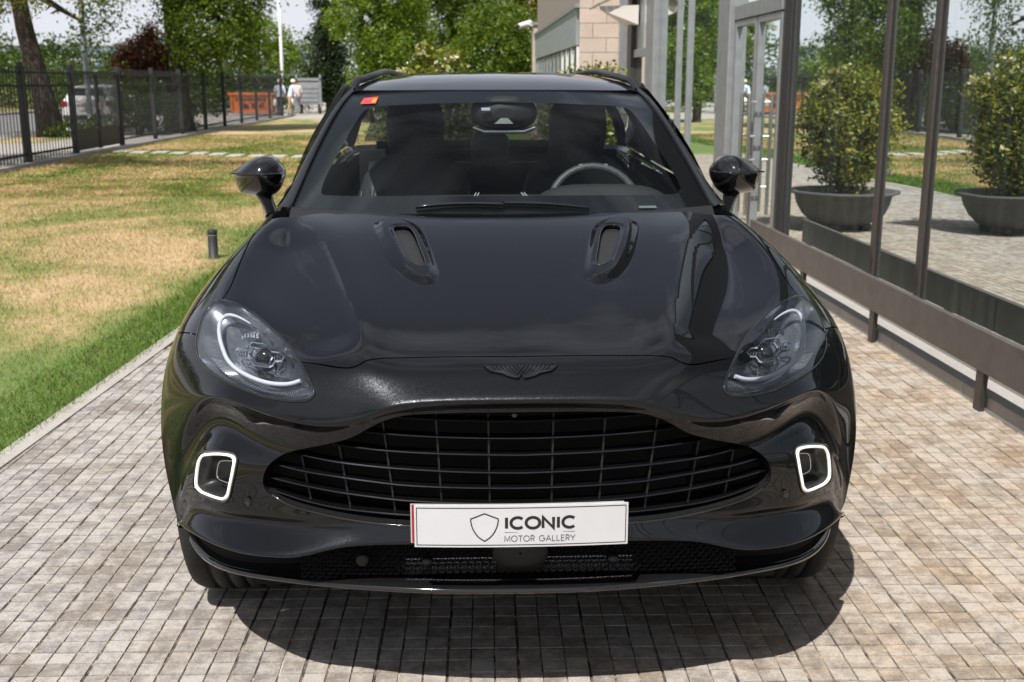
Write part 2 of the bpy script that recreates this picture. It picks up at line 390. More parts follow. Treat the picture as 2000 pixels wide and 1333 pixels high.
score = np.where(vis, dpt, 1e6 + np.abs(dpt)); order = np.argsort(score); near = set(order[:300].tolist())
tmesh = [fast_mesh('tile', v_, f_) for v_, f_ in variants]
for m_ in tmesh: m_.materials.append(M_TILE)
bulkV, bulkF, nv_ = [], [], 0
MR = Matrix.Rotation(PROT, 4, 'Z')
for k, (cx, cy, i, j) in enumerate(cells):
    q = int((i * 7 + j * 13 + (i * j) % 11) % 24)
    if k in near:
        o = bpy.data.objects.new('tile', tmesh[q]); COL.objects.link(o); o.parent = paving; o.matrix_local = Matrix.Translation((cx, cy, rng.uniform(-.0008, .0008))) @ MR
    else:
        v_, f_ = variants[q]; w = np.empty_like(v_); w[:, 0] = v_[:, 0] * cP - v_[:, 1] * sP + cx; w[:, 1] = v_[:, 0] * sP + v_[:, 1] * cP + cy; w[:, 2] = v_[:, 2]
        bulkV.append(w); bulkF.append(f_ + nv_); nv_ += len(v_)
link('tile_field', fast_mesh('tile_field', np.concatenate(bulkV), np.concatenate(bulkF)), M_TILE, paving, kind='stuff')
y = -11.9
while y < 18.5:
    mb = MB(); a, b = KX(y), KX(y + .996); mb.add([(a, y, -.03), (a + .095, y, -.03), (b + .095, y + .996, -.03), (b, y + .996, -.03), (a, y, .007), (a + .095, y, .007), (b + .095, y + .996, .007), (b, y + .996, .007)],
        [(4, 5, 6, 7), (0, 1, 5, 4), (1, 2, 6, 5), (2, 3, 7, 6), (3, 0, 4, 7)])
    mb.build('edging_stone', M_CONC, paving); y += 1.0

# ---- grass blades, dense near the paving
def blades(n, xr, yr, hmin, hmax, wmin, wmax, seed, kerb=False):
    r = np.random.default_rng(seed); y = yr[0] + (yr[1] - yr[0]) * r.random(n) ** 1.35; x0 = xr[0] + np.zeros(n); x1 = (-2.215 + .053 * (y - 2.22))
    if kerb: x = x1 + .045 - .44 * r.random(n) ** 1.5
    else: x = x0 + (x1 - x0) * r.random(n)
    d = np.sqrt((x - CAM[0]) ** 2 + (y - CAM[1]) ** 2); grow = np.clip(d / 7, .8, 2.6)
    h = (hmin + (hmax - hmin) * r.random(n)) * (np.clip(grow, 1, 1.25)); w = (wmin + (wmax - wmin) * r.random(n)) * grow; a = r.random(n) * 6.283; ln = r.normal(0, .55, (n, 2)) * h[:, None]
    V = np.empty((n, 3, 3)); c_, s_ = np.cos(a) * w / 2, np.sin(a) * w / 2
    V[:, 0] = np.stack([x - c_, y - s_, np.full(n, -.014)], 1); V[:, 1] = np.stack([x + c_, y + s_, np.full(n, -.014)], 1); V[:, 2] = np.stack([x + ln[:, 0], y + ln[:, 1], h - .012], 1)
    return V.reshape(-1, 3), np.arange(3 * n).reshape(-1, 3)
t = NT('grass_blade'); g, fine = lawn_colour(t); gi = t.N('NewGeometry'); rr_ = gi.outputs['Random Per Island']
g2 = t.math('ADD', g, t.math('MULTIPLY', t.math('SUBTRACT', rr_, .5), .14))
c = t.ramp(g2, [(.42, (.62, .47, .28)), (.51, (.53, .41, .22)), (.58, (.27, .29, .09)), (.70, (.13, .22, .045))])
c = t.mix(1.0, c, t.ramp(rr_, [(0, (.55, .55, .55)), (1, (1.35, 1.35, 1.30))]), 'MULTIPLY')
df = t.N('BsdfDiffuse'); tr = t.N('BsdfTranslucent'); ms = t.N('MixShader'); ms.inputs[0].default_value = .35; t.L(c, df.inputs[0]); t.L(c, tr.inputs[0]); t.L(df.outputs[0], ms.inputs[1]); t.L(tr.outputs[0], ms.inputs[2]); t.L(ms.outputs[0], t.out.inputs[0]); M_BLADE = t.m
B1 = blades(150000, (-8.0, 0), (1.2, 17), .012, .036, .003, .006, 1); B3 = blades(60000, (-8.6, 0), (14, 34), .015, .035, .010, .022, 3); B2 = blades(20000, (0, 0), (.8, 14), .02, .060, .003, .007, 2, True)
link('grass', fast_mesh('grass', np.concatenate([B1[0], B2[0], B3[0]]), np.concatenate([B1[1], B2[1] + len(B1[0]), B3[1] + len(B1[0]) + len(B2[0])])), M_BLADE, kind='stuff')
M_SLAB = plain('stepping_slab', (.40, .40, .365), .85, 0, .15, 9, bump=.2)
for k in range(12):
    x = -8.3 + k * .50; yy = 24.5 - .50 * (x + 7.5) + rng.uniform(-.22, .22)
    o = MB().bevel_box(x - .17, x + .17, yy - .30, yy + .30, -.04, .022, .008).build('stepping_slab', M_SLAB, label='pale slab of the stepping-stone row crossing the lawn towards the fence gate', cat='stepping stone', group='stepping stones across the lawn')
    tag(o)

# ================================================================ SHOWROOM FACADE (right)
M_FRAME = plain('bronze_grey_frame', (.085, .075, .070), .38, .35, .15, 22)
M_DARKFR = plain('dark_grey_frame', (.055, .052, .050), .40, .3, .15, 22)
M_BEAM = plain('weathered_steel_beam', (.112, .102, .096), .42, .25, .16, 9, bump=.08)
M_GALV = plain('galvanised_post', (.33, .345, .36), .45, .5, .12, 8)
M_STEEL = plain('brushed_steel', (.60, .60, .60), .22, 1.0, .06, 60)
t = NT('granite_plinth'); v = t.pos(); n1 = t.noise(v, 220, 3, .8); n2 = t.noise(v, 4, 4); t.bsdf(t.mix(.45, t.ramp(n1, [(.35, (.20, .195, .19)), (.65, (.52, .50, .48))]), t.ramp(n2, [(.3, (.34, .33, .32)), (.7, (.46, .445, .43))])), .75); M_GRANITE = t.m
def facade_glass(name, refl, tint):
    t = NT(name); fr = t.N('Fresnel'); fr.inputs['IOR'].default_value = 1.9
    v = t.pos((.3, 1, 1)); wob = t.noise(v, .9, 2); b = t.bump(wob, .05, .03)
    v2 = t.pos((1, 6, .6)); film = t.noise(v2, 1.4, 4, .6)
    fac = t.math('MINIMUM', t.math('ADD', t.math('MULTIPLY', fr.outputs[0], .55), t.math('ADD', refl, t.math('MULTIPLY', t.math('SUBTRACT', film, .5), .10))), .95)
    tr = t.N('BsdfTransparent'); tr.inputs[0].default_value = (*tint, 1); gl = t.N('BsdfGlossy'); gl.inputs['Roughness'].default_value = 0.0; gl.inputs['Color'].default_value = (.93, .99, .97, 1)
    t.L(b, gl.inputs['Normal']); dd = t.N('BsdfDiffuse'); dd.inputs[0].default_value = (.50, .58, .55, 1); v3 = t.pos((1, 5, .25)); sk_ = t.noise(v3, 2.2, 5, .7); dm = t.N('MixShader'); t.L(t.math('MULTIPLY', t.ramp(sk_, [(.40, (.25, .25, .25)), (.75, (1, 1, 1))]), .085), dm.inputs[0]); mxs = t.N('MixShader'); t.L(fac, mxs.inputs[0]); t.L(tr.outputs[0], mxs.inputs[1]); t.L(gl.outputs[0], mxs.inputs[2]); t.L(mxs.outputs[0], dm.inputs[1]); t.L(dd.outputs[0], dm.inputs[2]); t.L(dm.outputs[0], t.out.inputs[0]); return t.m
M_FGLASS = facade_glass('reflective_pane', .78, (.30, .36, .34))
GX = 2.66
show = empty('glass_showroom', 'long glass-fronted showroom with dark mullions, low steel rail and granite plinth beside the car', 'building')
# plinth stones
y = -11.0
while y < 16.5:
    MB().bevel_box(2.455, 2.62, y, y + .995, -.02, .075, .005).build('plinth_stone', M_GRANITE, show); y += 1.0
MB().box(2.62, 2.78, -11, 16.6, -.02, .10).build('plinth_upstand', M_CONC, show)
# steel rail on raking posts
for a, b in ((-11.0, -5.3), (-5.295, .30), (.305, 3.60), (3.605, 7.40)):
    MB().bevel_box(2.405, 2.445, a, b, .205, .408, .004).build('rail_beam', M_BEAM, show)
for yy in (-9.6, -8.05, -6.5, -4.95, -3.4, -1.85, -.30, 1.22, 2.73, 4.26, 5.78, 7.25):
    MB().add([(2.412, yy - .012, -.005), (2.440, yy - .012, -.005), (2.440, yy + .05, -.005), (2.412, yy + .05, -.005), (2.412, yy - .03, .21), (2.440, yy - .03, .21), (2.440, yy + .05, .21), (2.412, yy + .05, .21)],
             [(0, 3, 2, 1), (4, 5, 6, 7), (0, 1, 5, 4), (1, 2, 6, 5), (2, 3, 7, 6), (3, 0, 4, 7)]).build('rail_post', M_DARKFR, show)
# panes and mullions
MUL = [(-9.0, .07), (-6.75, .07), (-6.05, .07), (-3.80, .07), (-1.55, .07), (-.30, .07), (1.95, .07), (4.17, .07), (4.97, .07), (7.37, .24)]
HH = 3.35
for yy, w in MUL: MB().bevel_box(GX - .022, GX + .05, yy - w / 2, yy + w / 2, .10, HH, .004).build('mullion', M_FRAME if w < .1 else M_DARKFR, show)
for (a, wa), (b, wb) in zip(MUL[:-1], MUL[1:]):
    MB().box(GX + .004, GX + .016, a + wa / 2 + .001, b - wb / 2 - .001, .135, HH - .05).build('glass_pane', M_FGLASS, show)
    MB().box(GX - .02, GX + .05, a + wa / 2 + .002, b - wb / 2 - .002, .10, .134).build('pane_sill', M_FRAME, show)
    for g0, g1 in ((a + wa / 2 + .001, a + wa / 2 + .016), (b - wb / 2 - .016, b - wb / 2 - .001)): MB().box(GX - .004, GX + .0035, g0, g1, .136, HH - .06).build('pane_gasket', M_RUBBER, show)
MB().box(GX - .055, GX + .03, 7.255, 7.30, .10, HH).build('jamb_seal', M_RUBBER if 'M_RUBBER' in globals() else M_DARKFR, show)
# entrance: two leaves, ladder pulls, lintel
MB().bevel_box(GX - .07, GX + .10, 9.22, 9.88, -.01, 4.4, .01).build('entrance_post', M_GALV, show) if False else None
MB().bevel_box(GX - .09, GX + .10, 9.28, 9.80, -.01, 4.4, .012).build('entrance_post', M_GALV, show)
MB().bevel_box(GX - .04, GX + .10, 7.495, 9.275, 2.22, 2.36, .006).build('door_lintel', M_GALV, show)
for a, b in ((7.51, 8.36), (8.40, 9.26)):
    d = empty('door_leaf'); d.parent = show
    MB().box(GX + .004, GX + .016, a + .065, b - .065, .08, 2.15).build('door_pane', M_FGLASS, d)
    for s0, s1 in ((a, a + .064), (b - .064, b)): MB().bevel_box(GX - .03, GX + .04, s0, s1, .01, 2.21, .004).build('door_stile', M_GALV, d)
    MB().bevel_box(GX - .03, GX + .04, a + .066, b - .066, 2.151, 2.21, .004).build('door_rail', M_GALV, d); MB().bevel_box(GX - .03, GX + .04, a + .066, b - .066, .01, .079, .004).build('door_rail', M_GALV, d)
    yy = b - .13 if a < 8 else a + .13
    h_ = empty('pull_handle'); h_.parent = show
    for q in (-.06, .06): pass
    for dx in (.10,):
        MB().tube([(GX - dx, yy, .35), (GX - dx, yy, 1.50)], .019, 10).build('handle_tube', M_STEEL, h_)
        for z in (.62, .88, 1.10, 1.42): MB().tube([(GX - dx, yy, z), (GX - .032, yy, z)], .013, 8).build('handle_bracket', M_STEEL, h_)
MB().box(GX + .004, GX + .016, 7.50, 9.27, 2.365, HH - .03).build('over_door_pane', M_FGLASS, show)
# beyond the entrance
M2 = [(9.83, .06), (11.78, .06), (12.52, .06), (14.0, .05)]
for (a, wa), (b, wb) in zip(M2[:-1], M2[1:]):
    MB().box(GX + .004, GX + .016, a + wa / 2 + .001, b - wb / 2 - .001, .12, HH - .05).build('glass_pane', M_FGLASS, show)
for yy, w in M2[1:3]: MB().bevel_box(GX - .035, GX + .05, yy - w / 2, yy + w / 2, .10, HH, .004).build('mullion', M_GALV, show)
MB().bevel_box(GX - .10, GX + .10, 14.03, 14.75, -.01, 4.4, .015).build('entrance_post', M_GALV, show)
MB().box(GX + .004, GX + .016, 14.76, 16.3, .12, 2.0).build('glass_pane', M_FGLASS, show)
MB().bevel_box(GX - .05, GX + .07, 14.755, 16.5, 2.0, 2.12, .006).build('window_rail', M_GALV, show)
MB().box(GX + .004, GX + .016, 14.76, 15.6, 2.13, HH).build('glass_pane', M_FGLASS, show)
MB().box(GX - .01, GX + .03, 15.61, 16.3, 2.125, HH).build('infill_panel', M_GALV, show)
MB().bevel_box(GX - .09, GX + .10, 16.32, 16.75, -.01, 4.4, .01).build('corner_post', M_DARKFR, show)
# parapet, roof and the dark rooms behind the panes
MB().bevel_box(GX - .02, GX + .30, -11, 16.8, HH + .003, 4.6, .01).build('parapet', M_DARKFR, show)
MB().box(GX + .31, 14, -11, 16.8, 4.3, 4.5).build('roof', M_CONC, show)
M_IN = plain('dim_interior', (.10, .10, .098), .8, 0, .2, 1.5); M_INF = plain('polished_interior_floor', (.14, .135, .13), .25, 0, .15, 3)
MB().box(GX + .08, 12, -11, 16.8, -.02, .06).build('interior_floor', M_INF, show)
mb = MB(); mb.box(11.9, 12.0, -11, 16.8, .06, 4.3); mb.box(GX + .3, 12, -11.2, -11.0, .06, 4.3); mb.box(GX + .3, 12, 16.8, 17.0, .06, 4.3); mb.build('interior_wall', M_IN, show)
MB().box(GX + .3, 12, -11, 16.8, 3.42, 3.5).build('ceiling', M_IN, show)
MB().box(4.0, 4.02, 2.0, 4.6, .06, 1.05).build('glass_balustrade', plain('green_frosted_glass', (.30, .42, .38), .3), show)
# folded canopy over the far side door
M_CAN = plain('canopy_slats', (.30, .28, .25), .6, 0, .15, 6); M_SOF = plain('white_soffit', (.70, .66, .62), .6, 0, .06, 3)
can = empty('entrance_canopy'); can.parent = show
mb = MB(); mb.add([(1.98, 15.9, 2.78), (2.62, 15.9, 2.80), (2.62, 17.2, 2.60), (1.98, 15.9, 2.74), (2.62, 15.9, 2.50), (2.62, 17.2, 2.52)], [(0, 1, 2), (3, 5, 4), (0, 3, 4, 1), (0, 2, 5, 3)]); recalc(mb.build('soffit', M_SOF, can))
for k in range(6):
    f0, f1 = k / 6, (k + .9) / 6; MB().add([(1.98 + .64 * f0, 15.80, 2.80 + .30 * f0), (1.98 + .64 * f1, 15.80, 2.80 + .30 * f1), (1.98 + .64 * f1, 17.3, 2.80 + .30 * f1), (1.98 + .64 * f0, 17.3, 2.80 + .30 * f0),
        (1.98 + .64 * f0, 15.80, 2.83 + .30 * f0), (1.98 + .64 * f1, 15.80, 2.83 + .30 * f1), (1.98 + .64 * f1, 17.3, 2.83 + .30 * f1), (1.98 + .64 * f0, 17.3, 2.83 + .30 * f0)], [(0, 3, 2, 1), (4, 5, 6, 7), (0, 1, 5, 4), (1, 2, 6, 5), (2, 3, 7, 6), (3, 0, 4, 7)]).build('canopy_slat', M_CAN, can)

# stone wing and its long window side
t = NT('pink_stone_slab'); v = t.pos(); n1 = t.noise(v, 2.2, 5); n2 = t.noise(v, 30, 4); oi = t.N('ObjectInfo')
c = t.mix(.35, t.ramp(n1, [(.3, (.50, .41, .345)), (.7, (.60, .51, .44))]), t.ramp(n2, [(.3, (.44, .36, .30)), (.7, (.62, .54, .47))])); c = t.mix(1, c, t.ramp(oi.outputs['Random'], [(0, (.93, .93, .93)), (1, (1.05, 1.03, 1.02))]), 'MULTIPLY')
t.bsdf(c, .85, 0, t.bump(n2, .2, .004)); M_STONE = t.m
wing = empty('stone_wing', 'pale pink stone-clad wing with a strip of windows at the far end of the showroom', 'building')
MB().box(2.07, 9, 19.53, 33.0, -.05, 4.3).build('wing_core', plain('wing_core', (.30, .26, .23), .9), wing)
def slabs(x0, x1, y, z0, z1, w, h, axis='x'):
    z = z0; r = 0
    while z < z1 - .02:
        x = x0 - (w / 2 if r % 2 else 0)
        while x < x1 - .02:
            a, b = max(x, x0) + .004, min(x + w, x1) - .004
            if b - a > .05:
                d = random.uniform(0, .004)
                if axis == 'x': MB().bevel_box(a, b, y - .04 - d, y - .003, z + .004, min(z + h, z1) - .004, .004).build('stone_slab', M_STONE, wing)
            x += w
        z += h; r += 1
slabs(2.03, 3.06, 19.53, 0, 4.32, .52, .27)
MB().bevel_box(2.78, 2.93, 19.32, 19.48, 0, 4.3, .01).build('downpipe', M_GALV, wing)
M_METAL = plain('grey_metal_band', (.34, .37, .39), .5, .3, .12, 4)
for k in range(24):
    y = 19.66 + k * .55; MB().bevel_box(1.985, 2.045, y, y + .535, 2.30, 2.98, .006).build('band_panel', M_METAL, wing)
MB().box(1.95, 2.20, 19.54, 32.9, 2.985, 3.06).build('coping', M_GALV, wing)
M_WHITEF = plain('white_window_frame', (.72, .72, .70), .4, 0, .05, 5)
for k in range(11):
    y = 19.70 + k * 1.2; w = empty('strip_window'); w.parent = wing
    MB().box(2.030, 2.045, y + .04, y + 1.1, 1.0, 2.26).build('window_pane', M_FGLASS, w)
    for a, b in ((y - .02, y + .035), (y + 1.105, y + 1.16)): MB().box(2.0, 2.055, a, b, .95, 2.285).build('window_frame', M_WHITEF if k < 3 else M_GALV, w)
    MB().box(2.0, 2.05, y + .04, y + 1.1, 1.55, 1.61).build('window_bar', M_WHITEF if k < 3 else M_GALV, w)
slabs(1.93, 2.60, 33.0, 0, 3.30, .52, .27)
MB().box(1.93, 2.9, 33.0, 33.6, -.05, 3.31).build('end_wall', M_STONE, wing)
MB().box(1.88, 2.9, 32.9, 33.6, 3.315, 3.40).build('coping', M_GALV, wing)
sc_ = empty('security_camera', 'white tube security camera on the far corner of the stone wing', 'camera', loc=(1.9, 32.85, 3.28))
M_WHITE = plain('white_enamel', (.80, .80, .80), .3, 0, .04, 6)
MB().tube([(.0, .05, .0), (-.16, -.05, .05)], .03, 8).build('camera_arm', M_WHITE, sc_); MB().tube([(-.05, .1, .10), (-.42, -.15, -.02)], .085, 12).build('camera_body', M_WHITE, sc_); MB().tube([(-.42, -.15, -.02), (-.46, -.177, -.033)], .06, 12).build('camera_front', M_DARKFR, sc_)

# ================================================================ FENCE, GATE, STREET (left)
M_FENCE = plain('dark_grey_fence_paint', (.020, .022, .026), .6, 0, .2, 12)
FX = -9.0
PY = [14.4, 17.6, 20.85, 23.75, 27.25, 30.45, 33.6, 36.9, 40.0, 43.2, 46.5, 49.8, 53.2]
fence = empty('railing_fence', 'dark grey vertical-bar railing along the far side of the lawn', 'fence')
for yy in PY:
    MB().bevel_box(FX - .055, FX + .055, yy - .055, yy + .055, -.03, 2.0, .006).build('fence_post', M_FENCE, fence)
for a, b in zip(PY[:-1], PY[1:]):
    if abs(a - 23.75) < .01: continue
    for z in (.16, 1.52, 1.78): MB().box(FX - .018, FX + .018, a + .057, b - .057, z, z + .045).build('fence_rail', M_FENCE, fence)
pk = MB(); pk.box(-.008, .008, -.008, .008, .04, 1.90); pk.add([(-.008, -.008, 1.9), (.008, -.008, 1.9), (.008, .008, 1.9), (-.008, .008, 1.9), (0, 0, 1.95)], [(0, 1, 4), (1, 2, 4), (2, 3, 4), (3, 0, 4)])
pkm = pk.mesh('fence_bar'); pkm.materials.append(M_FENCE); npk = 0; rest = MB()
ylist = []
for a, b in zip(PY[:-1], PY[1:]):
    if abs(a - 23.75) < .01: continue
    k = int((b - a - .11) / .165)
    ylist += [a + .055 + (b - a - .11) * (i + .5) / k for i in range(k)]
for yy in ylist:
    if npk < 300:
        o = bpy.data.objects.new('fence_bar', pkm); COL.objects.link(o); o.parent = fence; o.location = (FX + .03, yy, 0); npk += 1
    else: rest.box(FX + .019, FX + .041, yy - .011, yy + .011, .04, 1.92)
if rest.v: rest.build('far_fence_bars', M_FENCE, fence, kind='stuff')
MB().box(FX - .20, FX + .20, 10, 56, -.05, .035).build('fence_footing', M_CONC, fence)
gate = empty('barred_gate', 'dark grey two-leaf barred gate with solid kick panels set in the railing', 'gate')
for a, b in ((23.83, 25.48), (25.52, 27.17)):
    for y0, y1 in ((a, a + .07), (b - .07, b)): MB().box(FX - .03, FX + .03, y0, y1, .06, 1.86).build('gate_stile', M_FENCE, gate)
    for z0, z1 in ((1.79, 1.86), (.50, .56)): MB().box(FX - .028, FX + .028, a + .072, b - .072, z0, z1).build('gate_rail', M_FENCE, gate)
    MB().box(FX - .012, FX + .012, a + .072, b - .072, .08, .498).build('kick_panel', M_FENCE, gate)
    k = 12
    for i in range(k): yy = a + .072 + (b - a - .144) * (i + .5) / k; MB().box(FX - .01, FX + .01, yy - .01, yy + .01, .561, 1.789).build('gate_bar', M_FENCE, gate)
MB().box(FX + .031, FX + .06, 25.44, 25.56, .98, 1.14).build('gate_lock', M_GALV, gate)
# ================================================================ THE CAR
# The front body is one smooth patch (a bicubic B-spline net); the panels are cut out of it, so every
# outline lies on the same curved skin. x runs to the right, y towards the tail, z up.
def bas(n, dense):
    """uniform cubic B-spline basis sampled densely (end points phantom-extrapolated)"""
    t = np.linspace(0, n - 1, dense); i = np.minimum(t.astype(int), n - 2); f = t - i
    W = np.zeros((dense, n + 2))
    w = np.stack([(1 - f) ** 3 / 6, (3 * f ** 3 - 6 * f ** 2 + 4) / 6, (-3 * f ** 3 + 3 * f ** 2 + 3 * f + 1) / 6, f ** 3 / 6], 1)
    for k in range(4): W[np.arange(dense), i + k] += w[:, k]
    B = W[:, 1:-1].copy(); B[:, 0] += 2 * W[:, 0]; B[:, 1] -= W[:, 0]; B[:, -1] += 2 * W[:, -1]; B[:, -2] -= W[:, -1]
    return B

def symm_first(B, B_first):
    return B

class Patch:
    """a control net (rows v, columns u) corrected once so that the limit surface runs close to the net"""
    def __init__(s, net, nu=260, nv=420, lam=.8, sym=True):
        Q = np.asarray(net, float); s.nv_, s.nu_ = Q.shape[:2]
        if sym:                                                    # mirrored columns keep the centre line smooth
            M = Q[:, :0:-1].copy(); M[..., 0] *= -1; Q = np.concatenate([M, Q], 1)
        s.off = s.nu_ - 1 if sym else 0
        s.NV, s.NU = Q.shape[:2]
        Bv, Bu = bas(s.NV, s.NV), bas(s.NU, s.NU)
        P = Q.copy()
        for _ in range(2): P += lam * .6 * (Q - np.einsum('ij,jkc,lk->ilc', Bv, P, Bu))
        s.P = P
        s.U = np.linspace(0, s.nu_ - 1, nu); s.V = np.linspace(0, s.nv_ - 1, nv)
        s.G = s.at(*np.meshgrid(s.U, s.V))
        s.pix = project(s.G); s.dep = (s.G - CAM) @ FWD
        n = np.cross(np.gradient(s.G, axis=1), np.gradient(s.G, axis=0)); s.front = np.einsum('ijk,ijk->ij', n, s.G - CAM)
    @staticmethod
    def _w(t, n):
        i = np.clip(np.floor(t).astype(int), 0, n - 2); f = t - i
        return i, np.stack([(1 - f) ** 3 / 6, (3 * f ** 3 - 6 * f ** 2 + 4) / 6, (-3 * f ** 3 + 3 * f ** 2 + 3 * f + 1) / 6, f ** 3 / 6], -1)
    def at(s, u, v):
        u = np.asarray(u, float) + s.off; v = np.asarray(v, float)
        P = np.concatenate([2 * s.P[:1] - s.P[1:2], s.P, 2 * s.P[-1:] - s.P[-2:-1]], 0)
        P = np.concatenate([2 * P[:, :1] - P[:, 1:2], P, 2 * P[:, -1:] - P[:, -2:-1]], 1)
        iu, wu = s._w(u, s.NU); iv, wv = s._w(v, s.NV)
        out = np.zeros(u.shape + (3,))
        for a in range(4):
            for b in range(4):
                out += (wv[..., a] * wu[..., b])[..., None] * P[iv + a, iu + b]
        return out
    def raw(s, u, v, off=0.0): return s.at(u, v)
    def normal(s, u, v, f=None):
        f = f or s.at; e = 2e-3; u = np.asarray(u, float); v = np.asarray(v, float)
        n = np.cross(f(u + e, v) - f(u - e, v), f(u, v + e) - f(u, v - e))
        return n / (np.linalg.norm(n, axis=-1, keepdims=True) + 1e-12) * s.sgn
    sgn = 1.0
    def uv(s, px, py):
        """parameters of the visible surface point seen at that place of the photograph"""
        d = (s.pix[..., 0] - px) ** 2 + (s.pix[..., 1] - py) ** 2
        d = d + np.where(s.front * s.sgn > 0, 900.0, 0)            # prefer faces turned to the camera
        j, i = np.unravel_index(np.argmin(d), d.shape); u, v = s.U[i], s.V[j]
        for _ in range(12):
            e = 1e-3
            p0 = project(s.at(u, v)); J = np.stack([(project(s.at(u + e, v)) - p0) / e, (project(s.at(u, v + e)) - p0) / e], 1)
            r = np.array([px, py]) - p0
            if abs(np.linalg.det(J)) < 1e-3: break
            st = np.linalg.solve(J.T @ J + np.eye(2) * 20, J.T @ r)
            st = np.clip(st, -.15, .15); u = min(max(u + st[0], 0), s.nu_ - 1); v = min(max(v + st[1], 0), s.nv_ - 1)
            if abs(r).max() < .05: break
        return u, v

